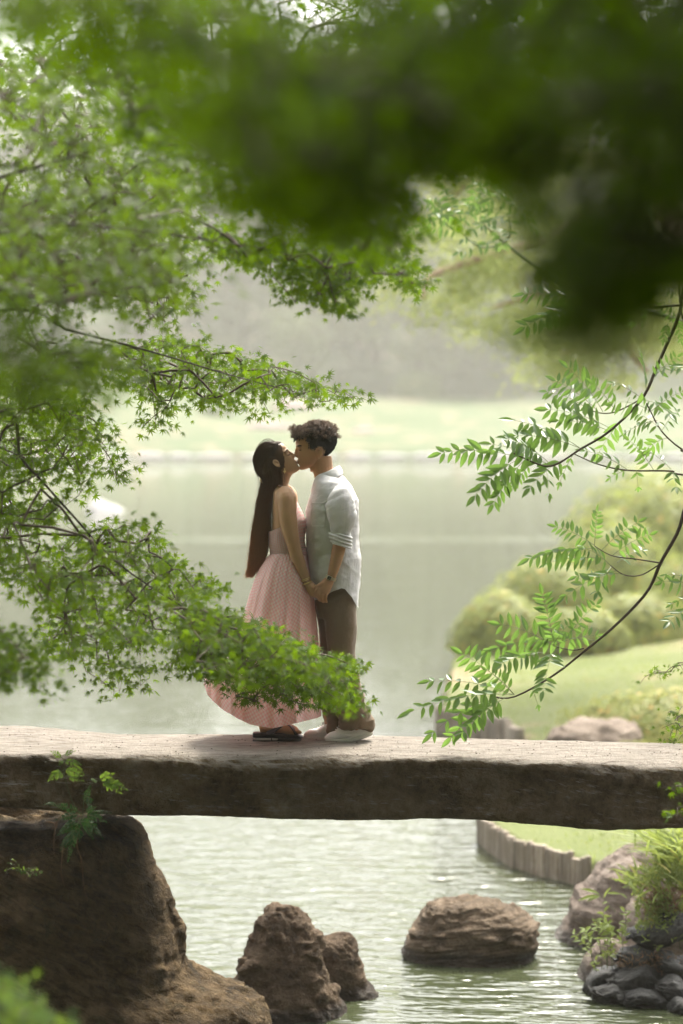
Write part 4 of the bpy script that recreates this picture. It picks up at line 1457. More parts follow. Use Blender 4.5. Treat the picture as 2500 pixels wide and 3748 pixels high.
# a farther, softer bough of the same kind behind
pf = thing('pinnate_tree', 'soft pale twig with feather leaves far behind, left of the dark blurred bough', 'tree', on_right(2750, 19))
trunk(pf, [on_right(2750, 19), P(2680, 1700, 19), P(2600, 1250, 18.5), P(2100, 1060, 18), P(1850, 890, 17.6), P(1760, 810, 17.4)], 0.03, 0.005, 'stem_green', 40)
trunk(pf, [P(1850, 890, 17.6), P(1760, 905, 17.4), P(1690, 850, 17.2), P(1660, 790, 17)], 0.008, 0.003, 'stem_green', 20, 'branch')
trunk(pf, [P(1850, 890, 17.6), P(1870, 850, 17.5), P(1865, 790, 17.5)], 0.008, 0.003, 'stem_green', 20, 'branch')
r_ = random.Random(77)
for i in range(34):
    bx, by = r_.choice([(1660, 790), (1690, 850), (1760, 810), (1865, 790), (1850, 890), (1760, 700), (1820, 720)])
    frond(pf, P(bx, by, 17.4), P(bx + r_.uniform(-170, 150), by + r_.uniform(-190, 90), 17.4 + r_.uniform(-.4, .4)), 5, 800 + i, False, 0.5, 0.085)

# small maple sprigs that enter at the right edge
ms = thing('young_maple', 'young maple sending small leafy sprigs in at the right edge above the bridge', 'tree', (2.75, 13.9, 1.4))
trunk(ms, [(2.75, 13.9, 1.0), (2.65, 13.7, 2.0), (2.6, 13.5, 2.9)], 0.03, 0.015)
spray(ms, [(1568, 1515), (1520, 1528), (1480, 1545), (1452, 1585), (1462, 1588), (1500, 1560), (1568, 1540)], 12.9, 13.3, 16, P(2560, 2430, 13.1), 0.024, 51, 0, singles=40, per=(2, 4), rad=0.025)
spray(ms, [(1580, 1615), (1530, 1635), (1535, 1660), (1515, 1668), (1530, 1700), (1560, 1715), (1580, 1720)], 12.9, 13.3, 24, P(2580, 2600, 13.1), 0.026, 52, 0, singles=60, per=(2, 4), rad=0.03)
spray(ms, [(1568, 1775), (1530, 1795), (1540, 1815), (1575, 1820)], 11.6, 11.9, 9, P(2580, 2830, 11.7), 0.028, 53, 0, singles=20, per=(2, 4), rad=0.03)
spray(ms, [(1568, 1850), (1515, 1855), (1535, 1880), (1575, 1875)], 11.6, 11.9, 9, P(2580, 2960, 11.7), 0.026, 54, 0, singles=20, per=(2, 4), rad=0.03)

# bright bush in the lower left corner, close to the lens
lb = thing('corner_bush', 'blurred bright green bush in the lower left corner in front of the boulder', 'bush', P(-100, 3900, 6.3))
spray(lb, [(-30, 2240), (20, 2262), (60, 2300), (110, 2335), (130, 2370), (-30, 2370)], 6.0, 6.9, 90, P(-150, 3900, 6.4), 0.026, 61, 0, tpl=LEAF_C, mat='fern', rad=0.035, tilt=0.2)


# ---- ferns on the bridge pier
def c6(x, y, d=12.1):
    return P(x / 2.613, 2650 + y / 2.613, d)


fn = thing('fern', 'fern rooted between boulder and bridge slab, two bright fronds over dark ones', 'fern', c6(780, 900, 12.3))
V, F = join([tube(resample([c6(790, 880, 12.3), c6(720, 800, 12.1), c6(660, 650, 11.95), c6(620, 490, 11.9), c6(600, 290, 11.95)], 14), np.linspace(.002, .0009, 14), 5),
             tube(resample([c6(790, 880, 12.3), c6(810, 700, 12.1), c6(880, 560, 12.0), c6(960, 545, 11.95)], 12), np.linspace(.002, .001, 12), 5)])
mk('stalk', V, F, M['stem_green'], fn)
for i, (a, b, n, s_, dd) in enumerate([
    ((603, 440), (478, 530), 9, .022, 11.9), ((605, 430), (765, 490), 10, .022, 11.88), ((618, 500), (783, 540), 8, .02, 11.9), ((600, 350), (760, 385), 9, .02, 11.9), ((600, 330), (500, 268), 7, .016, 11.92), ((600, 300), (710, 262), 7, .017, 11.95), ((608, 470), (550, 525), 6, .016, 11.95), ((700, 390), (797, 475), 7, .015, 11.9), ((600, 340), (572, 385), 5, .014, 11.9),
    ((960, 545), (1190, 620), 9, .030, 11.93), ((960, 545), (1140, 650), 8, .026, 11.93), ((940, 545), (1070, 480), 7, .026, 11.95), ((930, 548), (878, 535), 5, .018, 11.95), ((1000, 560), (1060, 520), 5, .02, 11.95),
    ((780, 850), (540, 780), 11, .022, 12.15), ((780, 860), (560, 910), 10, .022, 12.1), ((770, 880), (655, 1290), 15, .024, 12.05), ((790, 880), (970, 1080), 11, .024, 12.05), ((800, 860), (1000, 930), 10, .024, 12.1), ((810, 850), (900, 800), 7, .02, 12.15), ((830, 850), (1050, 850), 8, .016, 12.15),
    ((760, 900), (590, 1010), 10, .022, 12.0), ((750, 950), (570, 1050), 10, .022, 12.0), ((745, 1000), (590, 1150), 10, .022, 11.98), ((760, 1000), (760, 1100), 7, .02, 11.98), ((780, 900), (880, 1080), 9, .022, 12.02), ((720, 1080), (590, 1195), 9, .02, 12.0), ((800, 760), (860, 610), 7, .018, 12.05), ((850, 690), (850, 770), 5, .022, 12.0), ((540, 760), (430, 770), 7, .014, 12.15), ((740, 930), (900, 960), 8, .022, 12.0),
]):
    frond(fn, c6(*a, dd + .01), c6(*b, dd - .02), n, 900 + i, False, 0.12, s_ * 1.25, 'fern' if i < 14 else 'fern_shade', 0.05, 'frond', 1.25, 0.75)
roots = []
for pts in [[(745, 1080), (738, 1180), (775, 1290), (790, 1420), (806, 1570), (840, 1700)], [(540, 940), (520, 1060), (515, 1200), (535, 1290)], [(600, 1200), (590, 1330), (585, 1440), (620, 1560)], [(450, 935), (520, 950), (540, 1000), (560, 900), (640, 840)], [(500, 1000), (545, 930), (590, 880)]]:
    roots.append(tube(resample([c6(x, y, 12.02) for x, y in pts], 18), np.linspace(.0022, .001, 18), 5))
mk('hanging_root', *join(roots), M['root'], fn)
hp = thing('small_plant', 'small dark leafy plant growing in the hollow of the huge boulder', 'plant', c6(200, 1420, 12.25))
for i, (x, y) in enumerate([(90, 1330), (130, 1300), (310, 1400), (350, 1390), (60, 1400), (390, 1420), (280, 1450), (110, 1380), (340, 1440), (180, 1360)]):
    frond(hp, c6(200, 1430, 12.2), c6(x, y, 12.05), 2, 960 + i, False, 0.3, 0.026, 'fern', 0.1, 'leaf', 1.3)

# ---- weeds and grasses on the right bank
def c5b(x, y, d):
    return P(2000 + x * .3189, 3050 + y * .3189, d)


WEED_MESH = mesh_data('leaf', LENS[0] * [0.95, 1, 1], LENS[1], M['weed'], smooth=False)


def weed(label, base, tip, n, size, seed, bend=0.05, group='leafy weeds on the right bank', whorl=4):
    r = np.random.default_rng(seed)
    t = thing('weed', label, 'weed', base, group)
    path = resample([base, (base + tip) / 2 + r.normal(size=3) * bend * 0.3 + [0, 0, bend], tip], 14)
    V, F = tube(path, np.linspace(.0022, .0009, 14), 5)
    mk('stem', V, F, M['stem_green'], t)
    T = unit(tip - base)
    for i in range(n):
        u = 1 - (i / n) * 0.62
        k = min(13, int(u * 13))
        a = i * 2.4 + seed
        e1 = unit(np.cross(T, [0.2, 1, 0.3]))
        e2 = np.cross(T, e1)
        dr = T * 0.5 + e1 * math.cos(a) + e2 * math.sin(a) * 0.8 + np.array([0, 0, -0.15]) + r.normal(size=3) * .15
        o = bpy.data.objects.new('leaf', WEED_MESH)
        o.matrix_basis = leaf_matrix(path[k] + T * 0.004 * (i % 3), dr, np.array([0, -.5, .8]) + r.normal(size=3) * .35, size * r.uniform(.7, 1.15))
        put(o, t)


WD = [
    ((560, 1650), (440, 1090), 'tall weed leaning furthest left over the leaning rock'), ((600, 1640), (300, 1140), 'thin weed arching low towards the pale bank boulder'),
    ((640, 1600), (560, 1000), 'upright weed in the front of the weed patch by the water'), ((700, 1500), (660, 900), 'weed with narrow top leaves against the dark hollow of the bank boulder'),
    ((700, 1600), (700, 1080), 'broad-leaved weed in the middle of the patch'), ((760, 1560), (740, 1120), 'weed with broad leaves right of the middle of the patch'),
    ((840, 1500), (900, 880), 'tallest straight weed of the patch'), ((900, 1500), (880, 1100), 'weed beside the tallest straight one'),
    ((580, 1660), (560, 1560), 'short weed hanging over the wedge-shaped bag'), ((700, 1560), (640, 1420), 'bushy weed above the wedge-shaped bag'),
    ((800, 1560), (780, 1400), 'short bushy weed above the plump bag'), ((1060, 1480), (1050, 1360), 'weed between the grey bags'),
    ((1180, 1400), (1140, 1240), 'weed growing over the uppermost grey bag'), ((1260, 1420), (1270, 1310), 'weed right of the uppermost grey bag'),
    ((1300, 1260), (1360, 1100), 'weed in front of the torn root litter'), ((1440, 1320), (1440, 1210), 'weed at the right among the bags'),
    ((1540, 1330), (1530, 1200), 'weed at the frame edge above the round bag'), ((1050, 1520), (1020, 1500), 'tiny weed standing on the plump bag'),
    ((1000, 700), (930, 600), 'weed at the foot of the tall grass'), ((1100, 700), (1060, 520), 'weed beside the small fern'),
    ((1080, 600), (1090, 400), 'weed with pointed leaves on top of the bank boulder'), ((1200, 950), (1230, 800), 'weed below the dry litter'),
    ((1300, 900), (1330, 820), 'low weed on the dry litter'), ((1400, 980), (1370, 900), 'low weed at the edge of the torn bag'),
    ((640, 1360), (420, 1260), 'lowest spreading weed over the foot of the bank boulder'), ((760, 1300), (720, 1040), 'yellowish weed behind the front weeds'),
]
for i, (a, b, lab) in enumerate(WD):
    d0 = 15.3 if a[1] > 1200 else 15.45
    h_ = abs(a[1] - b[1])
    weed(lab, c5b(*a, d0), c5b(*b, d0 - 0.12), 9 if h_ < 200 else 16, 0.052 if h_ > 200 else 0.042, 1000 + i)


def blades(n, base, spread, hgt, wid, seed, lean=(0, 0, 0)):
    r = np.random.default_rng(seed)
    b = np.asarray(base) + r.normal(size=(n, 3)) * spread
    h = hgt * r.uniform(.5, 1.15, n)[:, None]
    dr = unit(r.normal(size=(n, 3)) * [.5, .5, .12] + [0, 0, .9] + np.asarray(lean))
    sd_ = unit(np.cross(dr, r.normal(size=(n, 3))))
    out = unit(dr * [1, 1, 0] + 1e-5)
    rows = []
    for u, wv in ((0, .7), (.35, 1), (.7, .75), (1, .05)):
        c = b + dr * h * u + out * h * 0.45 * u ** 2 - np.array([0, 0, 1]) * h * 0.25 * u ** 2.5
        rows += [c - sd_ * wid * wv, c + sd_ * wid * wv]
    V = np.stack(rows, 1)
    f0 = np.array([[0, 1, 3, 2], [2, 3, 5, 4], [4, 5, 7, 6]])
    F = f0[None] + (np.arange(n) * 8)[:, None, None]
    return V.reshape(-1, 3), F.reshape(-1, 4)


for i, (x, y, n, h, lab) in enumerate([
    (1500, 560, 90, 0.16, 'tall pale bamboo grass clump at the right edge below the bridge'),
    (1330, 480, 70, 0.15, 'bamboo grass clump left of the tall one on the bank top'),
    (1530, 260, 320, 0.28, 'highest grass clump at the right edge just under the slab'),
    (1150, 620, 60, 0.15, 'short grass clump next to the small fern on the bank boulder'),
]):
    t = thing('grass_clump', lab, 'grass clump', c5b(x, y, 15.5), 'grass clumps on the right bank')
    o = mk('blades', *blades(n, c5b(x, y, 15.5), [.09, .15, .03], h, 0.0065, 1100 + i, (-.25, 0, 0)), M['weed'], t, smooth=False)
    o['kind'] = 'stuff'
bg_ = thing('bamboo_grass', 'single bamboo grass shoot with long narrow leaves pointing left over the bank boulder', 'grass', c5b(790, 900, 15.8))
V, F = tube(resample([c5b(800, 910, 15.8), c5b(700, 800, 15.7), c5b(610, 710, 15.65), c5b(520, 670, 15.6)], 12), np.linspace(.002, .001, 12), 5)
mk('stem', V, F, M['stem_green'], bg_)
for i, (a, b) in enumerate([((610, 700), (400, 620)), ((600, 715), (365, 755)), ((620, 720), (460, 775)), ((660, 745), (725, 615)), ((690, 690), (860, 685)), ((700, 790), (650, 800)), ((850, 690), (930, 740))]):
    A, B = c5b(*a, 15.66), c5b(*b, 15.6)
    o = bpy.data.objects.new('leaf', WEED_MESH)
    o.matrix_basis = leaf_matrix(A, B - A, np.array([0, -.6, .8]), float(np.linalg.norm(B - A))) @ Matrix.Diagonal((.62, 1, 1, 1))
    put(o, bg_)
sf = thing('fern', 'small yellowish fern on the pale bank boulder below the tall grass', 'fern', c5b(1090, 640, 15.85))
for i, (x, y) in enumerate([(810, 545), (870, 500), (960, 480)]):
    frond(sf, c5b(1090, 620, 15.85), c5b(x, y, 15.7), 10, 1200 + i, False, 0.1, 0.045, 'weed', 0.12, 'frond', 0.9, 0.7)


def litter():
    r = np.random.default_rng(121)
    n = 1500
    x, y = r.uniform(1120, 1600, n), r.uniform(640, 900, n)
    p = np.array([c5b(a, b, 15.42 + r.uniform(-.12, .1)) for a, b in zip(x, y)])
    V1, F1 = place_leaves((LENS[0] * [.35, 1, 1], LENS[1]), p, r.normal(size=(n, 3)) + [0, 0, -.2], r.normal(size=(n, 3)), r.uniform(.02, .05, n))
    q = np.array([c5b(a, b, 15.1) for a, b in zip(r.uniform(820, 1560, 260), r.normal(1480, 60, 260))])
    V2, F2 = place_leaves((LENS[0] * [.35, 1, 1], LENS[1]), q, r.normal(size=(260, 3)), r.normal(size=(260, 3)), r.uniform(.015, .04, 260))
    o = mk('dry_litter', *join([(V1, F1), (V2, F2)]), M['litter'], smooth=False)
    tag(o, kind='stuff')


litter()


def ground_cover():
    r = np.random.default_rng(131)
    n = 5200
    x, y = r.uniform(960, 1600, n), r.uniform(120, 1230, n)
    x = np.where(y < 420, 1230 + (x - 960) * .58, x)
    ok = (x > 1000 + (y - 380) * 0.05) & (fbm(np.column_stack([x / 120, y / 120, x * 0]), 3, 9) > -0.05)
    p = np.array([c5b(a, b, 15.42 + r.uniform(-.18, .12) + .35 * (b < 420)) for a, b in zip(x[ok], y[ok])])
    m = len(p)
    V1, F1 = place_leaves(LENS, p, r.normal(size=(m, 3)) + [0, -.2, .2], np.array([0, -.5, .7]) + r.normal(size=(m, 3)) * .4, r.uniform(.022, .045, m))
    o = mk('ground_cover', V1, F1, M['weed'], smooth=False)
    tag(o, kind='stuff')


ground_cover()


def lawn_tufts():
    r = np.random.default_rng(151)
    n = 26000
    p = np.column_stack([r.uniform(1.0, 7.5, n), r.uniform(16.5, 36, n)])
    p = p[inside(p, RB) & (seg_dist(p, SHORE) > 0.05)]
    p = p[fbm(np.column_stack([p * 1.3, p[:, :1] * 0]), 3, 77) > r.uniform(-.6, .25, len(p))]
    b = np.column_stack([p, right_z(p) - .004])
    h = r.uniform(.02, .065, len(b))[:, None]
    dr = unit(r.normal(size=(len(b), 3)) * [.5, .5, .1] + [0, 0, .9])
    sd_ = unit(np.cross(dr, r.normal(size=(len(b), 3)))) * .004
    V = np.stack([b - sd_ * 1.5, b + sd_ * 1.5, b + dr * h], 1).reshape(-1, 3)
    o = mk('grass', V, np.arange(len(V)).reshape(-1, 3), M['weed'], smooth=False)
    tag(o, kind='stuff')


lawn_tufts()
# ------------------------------------------------------------------ the couple
from mathutils.bvhtree import BVHTree
D0 = 13.15


def Q_(px, py, dy=0.0):
    return P(px, py, D0 + dy)


def skin_mat(name, col, lipcol):
    out = []
    for nm, c in ((name, col), (name + '_lips', lipcol)):
        b = NB(nm)
        v = b.coord()
        n1 = b.noise(v, 22, 3, 0.5)
        n2 = b.noise(v, 260, 2, 0.5)
        base = b.mix(n1, tuple(x * 0.88 for x in c), tuple(min(1, x * 1.1) for x in c))
        out.append(b.done(b.bsdf(base, 0.5, 0.35, b.bump(n2, 0.15, 0.001), Subsurface_Weight=0.12, Subsurface_Radius=(1.0, 0.35, 0.2), Subsurface_Scale=0.008)))
    return out


def hair_mat(name, root, tip, z0=None, z1=None):
    b = NB(name)
    g = b.n('ShaderNodeNewGeometry')
    rnd = g.outputs['Random Per Island']
    if z0 is not None:
        sx = b.n('ShaderNodeSeparateXYZ')
        b.link(g.outputs['Position'], sx.inputs[0])
        mr = b.n('ShaderNodeMapRange')
        b.link(sx.outputs['Z'], mr.inputs['Value'])
        for k, v in (('From Min', z0), ('From Max', z1), ('To Min', 0.0), ('To Max', 1.0)):
            mr.inputs[k].default_value = v
        base = b.mix(mr.outputs[0], root, tip)
    else:
        base = b.mix(rnd, root, tip)
    base = b.mix(b.math('MULTIPLY', rnd, 0.35), base, tuple(min(1, x * 1.8) for x in tip))
    tr = b.n('ShaderNodeBsdfTranslucent')
    b.link(base, tr.inputs['Color'])
    mx = b.n('ShaderNodeMixShader')
    mx.inputs[0].default_value = 0.42
    b.link(b.bsdf(base, 0.42, 0.45), mx.inputs[1])
    b.link(tr.outputs[0], mx.inputs[2])
    return b.done(mx.outputs[0])


def cloth_mat(name, col, weave=900, rough=0.85, trans=0.0, tcol=None, big=9):
    b = NB(name)
    c = b.coord()
    n1 = b.noise(b.coord((1, 1, 0.35)), big, 5, 0.6, 0.5)
    wv = b.noise(b.coord((1, 1, 8)), weave / 8, 2, 0.5)
    base = b.mix(b.math('MULTIPLY', wv, 0.6), tuple(x * 0.86 for x in col), tuple(min(1, x * 1.08) for x in col))
    cr = b.noise(b.coord((1.6, 1.6, 3.2), (0, .6, 0)), big * 1.3, 2, 0.5, 0.5)
    nrm = b.bump(n1, 0.7, 0.014)
    nrm = b.bump(cr, 0.45, 0.010, nrm)
    nrm = b.bump(wv, 0.25, 0.001, nrm)
    sh = b.bsdf(base, rough, 0.2, nrm, Sheen_Weight=0.15)
    if trans:
        tr = b.n('ShaderNodeBsdfTranslucent')
        b.set(tr.inputs['Color'], tcol or col)
        mx = b.n('ShaderNodeMixShader')
        mx.inputs[0].default_value = trans
        b.link(sh, mx.inputs[1])
        b.link(tr.outputs[0], mx.inputs[2])
        sh = mx.outputs[0]
    return b.done(sh)


def gingham_mat(name, ruched=False):
    b = NB(name)
    tc = b.n('ShaderNodeTexCoord')
    sx = b.n('ShaderNodeSeparateXYZ')
    b.link(tc.outputs['UV'], sx.inputs[0])

    def stripe(s):
        f = b.math('FRACT', b.math('MULTIPLY', s, 1 / 0.0180))
        return b.math('SMOOTH_MIN', b.math('MULTIPLY', b.math('GREATER_THAN', f, 0.5), 1.0), 1.0, 0.0)
    a, c = stripe(sx.outputs['X']), stripe(sx.outputs['Y'])
    f = b.math('MULTIPLY', b.math('ADD', a, c), 0.5)
    n0 = b.noise(b.coord((1, 1, .4)), 14, 4, 0.6, 0.4)
    col = b.ramp(f, [(0.0, (0.88, 0.73, 0.70)), (0.5, (0.87, 0.60, 0.58)), (1.0, (0.86, 0.48, 0.47))])
    h = n0
    nrm = b.bump(h, 0.5, 0.008)
    if ruched:
        wv = b.n('ShaderNodeTexWave')
        wv.wave_type = 'BANDS'
        wv.bands_direction = 'Y'
        b.link(tc.outputs['UV'], wv.inputs['Vector'])
        wv.inputs['Scale'].default_value = 26
        wv.inputs['Distortion'].default_value = 1.5
        wv.inputs['Detail Scale'].default_value = 4
        nrm = b.bump(wv.outputs['Fac'], 0.8, 0.006, nrm)
    tr = b.n('ShaderNodeBsdfTranslucent')
    b.link(col, tr.inputs['Color'])
    mx = b.n('ShaderNodeMixShader')
    mx.inputs[0].default_value = 0.3
    b.link(b.bsdf(col, 0.85, 0.15, nrm, Sheen_Weight=0.1), mx.inputs[1])
    b.link(tr.outputs[0], mx.inputs[2])
    return b.done(mx.outputs[0])


M['skin_w'] = skin_mat('woman_skin', (0.47, 0.275, 0.15), (0.40, 0.185, 0.125))
M['skin_m'] = skin_mat('man_skin', (0.44, 0.24, 0.13), (0.34, 0.16, 0.105))
M['hair_w'] = hair_mat('long_brown_hair', (0.62, 0.30, 0.12), (0.10, 0.056, 0.032), 2.86, 3.42)  # auburn ends, with the backlit glow put into the bright tip colour
M['hair_m'] = hair_mat('cropped_dark_hair', (0.016, 0.011, 0.007), (0.026, 0.017, 0.011))
M['hair_curl'] = hair_mat('lit_curly_hair', (0.12, 0.078, 0.05), (0.26, 0.175, 0.12))  # paler than the sides: light from above put into the curl colour
M['linen'] = cloth_mat('white_linen', (0.76, 0.755, 0.76), 900, 0.85, 0.22, (0.8, 0.78, 0.78))
M['trousers'] = cloth_mat('brown_trouser_cloth', (0.19, 0.135, 0.085), 700, 0.9)
M['gingham'] = gingham_mat('pink_gingham')
M['ruched'] = gingham_mat('pink_ruched_gingham', True)
M['black'] = plain('black_rubber', (0.012, 0.012, 0.012), 0.5, 0.4, 0.3, 60)
M['clear'] = plain('clear_heel_window', (0.75, 0.76, 0.72), 0.15, 0.5)
M['sneaker'] = plain('white_sneaker_leather', (0.78, 0.77, 0.75), 0.5, 0.35, 0.04, 20, 0.15, 0.002)
M['sole'] = plain('white_sneaker_sole', (0.72, 0.69, 0.64), 0.65, 0.3, 0.06, 20)
M['gold'] = plain('gold', (0.75, 0.56, 0.25), 0.28, 0.5, Metallic=1.0)
M['steel'] = plain('pale_gold_steel', (0.62, 0.55, 0.40), 0.3, 0.5, Metallic=1.0)
M['dial'] = plain('dark_watch_dial', (0.01, 0.014, 0.012), 0.12, 0.6)
M['brow'] = plain('dark_brow_hair', (0.018, 0.011, 0.007), 0.6, 0.2)


def remesh(parts, vox, smooth=4, fac=0.5):
    V, F = join(parts)
    me = mesh_data('tmp', V, F)
    o = bpy.data.objects.new('tmp', me)
    COL.objects.link(o)
    m = o.modifiers.new('r', 'REMESH')
    m.mode = 'VOXEL'
    m.voxel_size = vox
    m2 = o.modifiers.new('s', 'SMOOTH')
    m2.iterations = smooth
    m2.factor = fac
    dg = bpy.context.evaluated_depsgraph_get()
    ev = o.evaluated_get(dg)
    em = ev.to_mesh()
    n = len(em.vertices)
    V = np.empty(n * 3, np.float32)
    em.vertices.foreach_get('co', V)
    V = V.reshape(-1, 3).astype(float)
    lt = np.empty(len(em.polygons), np.int32)
    em.polygons.foreach_get('loop_total', lt)
    li = np.empty(len(em.loops), np.int32)
    em.loops.foreach_get('vertex_index', li)
    assert (lt == 4).all()
    F = li.reshape(-1, 4)
    ev.to_mesh_clear()
    bpy.data.objects.remove(o)
    bpy.data.meshes.remove(me)
    return V, F


HEAD = np.array([  # height w, front u, back u, half width (ear canal at the origin)
    (-.081, .112, .092, .014), (-.077, .1185, .072, .026), (-.068, .1215, .045, .040), (-.058, .1180, .025, .048), (-.050, .1195, .010, .053),
    (-.038, .1200, -.005, .057), (-.028, .1215, -.02, .060), (-.018, .1215, -.032, .063), (-.008, .1200, -.048, .066), (.005, .1190, -.065, .068),
    (.018, .1180, -.077, .070), (.033, .1170, -.085, .071), (.044, .1205, -.089, .072), (.054, .1225, -.091, .073), (.075, .1210, -.092, .074),
    (.095, .1120, -.087, .073), (.112, .0960, -.076, .067), (.126, .0700, -.057, .052), (.135, .0400, -.034, .032), (.139, .0150, -.010, .014)])


def head_parts(tf, sc=1.0, female=False):
    h = resample(HEAD * [1, 1, 0.92, 0.96] if female else HEAD, 46)
    a = np.linspace(0, 2 * math.pi, 44, endpoint=False)
    rings = []
    for w_, f, b_, hw in h:
        c, ax = (f + b_) / 2, (f - b_) / 2
        cx = np.cos(a)
        e = 0.82
        u = c + ax * np.sign(cx) * np.abs(cx) ** e
        v = hw * np.sign(np.sin(a)) * np.abs(np.sin(a)) ** 0.88
        # the face narrows towards the front
        v = v * (1 - 0.10 * np.clip((u - 0.03) / 0.09, 0, 1))
        rings.append(np.stack([u, v, np.full(44, w_)], -1))
    parts = [loft(np.array(rings))]
    nose = resample([(.112, 0, .046, .0085), (.1195, 0, .033, .0095), (.1235, 0, .020, .0105), (.1270, 0, .009, .0120), (.1240, 0, .001, .0115), (.114, 0, -.004, .010)], 16)
    if female:
        nose[:, 3] *= 0.9
    parts.append(tube(nose[:, :3], nose[:, 3], 12))
    for s in (-1, 1):
        parts.append(ball((.117, s * .0125, .002), (.0105, .0075, .0075)))
        parts.append(ball((.094, s * .033, .031), (.0155, .0165, .0115)))       # closed eye under the lid
        parts.append(tube(resample([(.116, s * .012, .048), (.112, s * .032, .052), (.098, s * .052, .046)], 8), .0085, 8))
    lip = 0.94 if not female else 1.08
    lu = .002 if female else .0055
    parts.append(ball((.110 + lu, 0, -.034), (.012, .024, .017)))
    for w_, u, r, wd in ((-.0285, .1185 + lu, .0068, .021), (-.0405, .1175 + lu, .0072, .019)):
        parts.append(tube(resample([(u - .014, -wd, w_), (u - .003, -wd * .5, w_ + .001), (u, 0, w_), (u - .003, wd * .5, w_ + .001), (u - .014, wd, w_)], 13), np.array([.002, .0045, .006, .0066, .0066, .0066, .0066, .0066, .0066, .0066, .006, .0045, .002]) * lip * .74 * r / .0068, 9))
    parts.append(ball((.108, 0, -.069), (.013, .018, .012)))                     # chin
    for V, F in parts:
        V *= sc
    return [(tf(V), F) for V, F in parts]


def ear_parts(tf, c, hgt, s, lat=.074):
    """outer rim, inner fold, lobe and hollow plate, lying on the side of the head"""
    u0, w0 = c
    h = hgt / 2
    rim = [(.30, -.55), (.42, -.1), (.40, .35), (.15, .82), (-.25, .95), (-.58, .70), (-.62, .2), (-.48, -.35), (-.2, -.75), (.08, -.98), (.28, -.85)]
    q = resample([(u0 + x * h, s * (lat + (.013 if x < -.1 else .004)), w0 + y * h) for x, y in rim], 34)
    parts = [tube(q, np.linspace(.0040, .0048, 34), 8)]
    parts.append(ball((u0 + .02 * h, s * (lat + .003), w0 - .80 * h), (.0085, .0045, .0085)))
    q2 = resample([(u0 + x * h, s * (lat + .008), w0 + y * h) for x, y in [(.15, .55), (-.25, .45), (-.3, -.05), (-.1, -.45), (.15, -.55)]], 16)
    parts.append(tube(q2, .0034, 7))
    parts.append(ball((u0 - .12 * h, s * (lat - .004), w0 + .05 * h), (.5 * h, .005, .8 * h)))
    parts.append(ball((u0 + .34 * h, s * (lat + .003), w0 - .12 * h), (.005, .004, .007)))
    return [(tf(V), F) for V, F in parts]


def frame(O, f, phi):
    U = np.array([f * math.cos(phi), 0, math.sin(phi)])
    W = np.array([-f * math.sin(phi), 0, math.cos(phi)])
    Y = np.array([0, 1.0, 0])
    return lambda V: O + V[:, :1] * U + V[:, 1:2] * Y + V[:, 2:3] * W


def rows_loft(rows, m=40, ex=1.0, n=None, dy=0.0):
    """rows of (py, x left, x right, half depth) at the couple's distance"""
    rows = np.array(rows, float)
    if n:
        rows = resample(rows, n)
    a = np.linspace(0, 2 * math.pi, m, endpoint=False)
    rings = []
    for py, xl, xr, hw in rows:
        L, Rr = Q_(xl, py, dy), Q_(xr, py, dy)
        c, hx = (L + Rr) / 2, (Rr[0] - L[0]) / 2
        rings.append(np.stack([c[0] - hx * np.sign(np.cos(a)) * np.abs(np.cos(a)) ** ex, c[1] - hw * np.sign(np.sin(a)) * np.abs(np.sin(a)) ** ex, np.full(m, c[2])], -1))
    return loft(np.array(rings))


def limb(pts, n=26, sides=18, flat=None):
    """pts of (px, py, dy, radius)"""
    q = resample([(*Q_(x, y, d), r) for x, y, d, r in pts], n)
    return tube(q[:, :3], q[:, 3], sides, True, flat)


def finger(pts, r0, r1):
    q = resample([Q_(*p) for p in pts], 12)
    return tube(q, np.linspace(r0, r1, 12), 10)


def mirror_y(part, c=D0):
    V, F = part
    V = V.copy()
    V[:, 1] = 2 * c - V[:, 1]
    return V, [f[:, ::-1] for f in (F if isinstance(F, list) else [F])]


def strands(paths, rad, sides=3):
    """many thin hairs: paths (n, k, 3)"""
    n, k, _ = paths.shape
    T = unit(np.gradient(paths, axis=1))
    ref = np.array([0.3, 1.0, 0.2])
    u = unit(np.cross(T, ref))
    v = np.cross(T, u)
    a = np.linspace(0, 2 * math.pi, sides, endpoint=False)
    rad = np.broadcast_to(rad, (n, k))
    V = paths[:, :, None] + rad[:, :, None, None] * (np.cos(a)[None, None, :, None] * u[:, :, None] + np.sin(a)[None, None, :, None] * v[:, :, None])
    F = grid_faces(k, sides)
    F = F[None] + (np.arange(n) * k * sides)[:, None, None]
    return V.reshape(-1, 3), F.reshape(-1, 4)


def to_px(V):
    d = V - np.array([0, 0, CAM_Z])
    ct, st = math.cos(TILT), math.sin(TILT)
    zc = d[:, 1] * ct - d[:, 2] * st
    return np.column_stack([1250 + FPX * d[:, 0] / zc, 1874 - FPX * (d[:, 1] * st + d[:, 2] * ct) / zc])


def bvh_of(V, F):
    return BVHTree.FromPolygons([tuple(v) for v in V], [tuple(f) for f in F])


def on_face(bvh, px, py, lift=0.0006):
    """the point of the near cheek that the photograph shows at (px, py)"""
    o = P(px, py, D0 - 0.5)
    d = unit(o - np.array([0, 0, CAM_Z]))
    h = bvh.ray_cast(Vector(o), Vector(d))
    return np.array(h[0]) - d * lift if h[0] is not None else P(px, py, D0)


def face_lines(parent, bvh, name, mat, lines, rad):
    parts = []
    for ln in lines:
        q = resample(ln, 9)
        parts.append(tube(np.array([on_face(bvh, x, y) for x, y in q]), np.array([.4, .8, 1, 1, 1, 1, .9, .7, .3]) * rad, 6))
    mk(name, *join(parts), mat, parent)


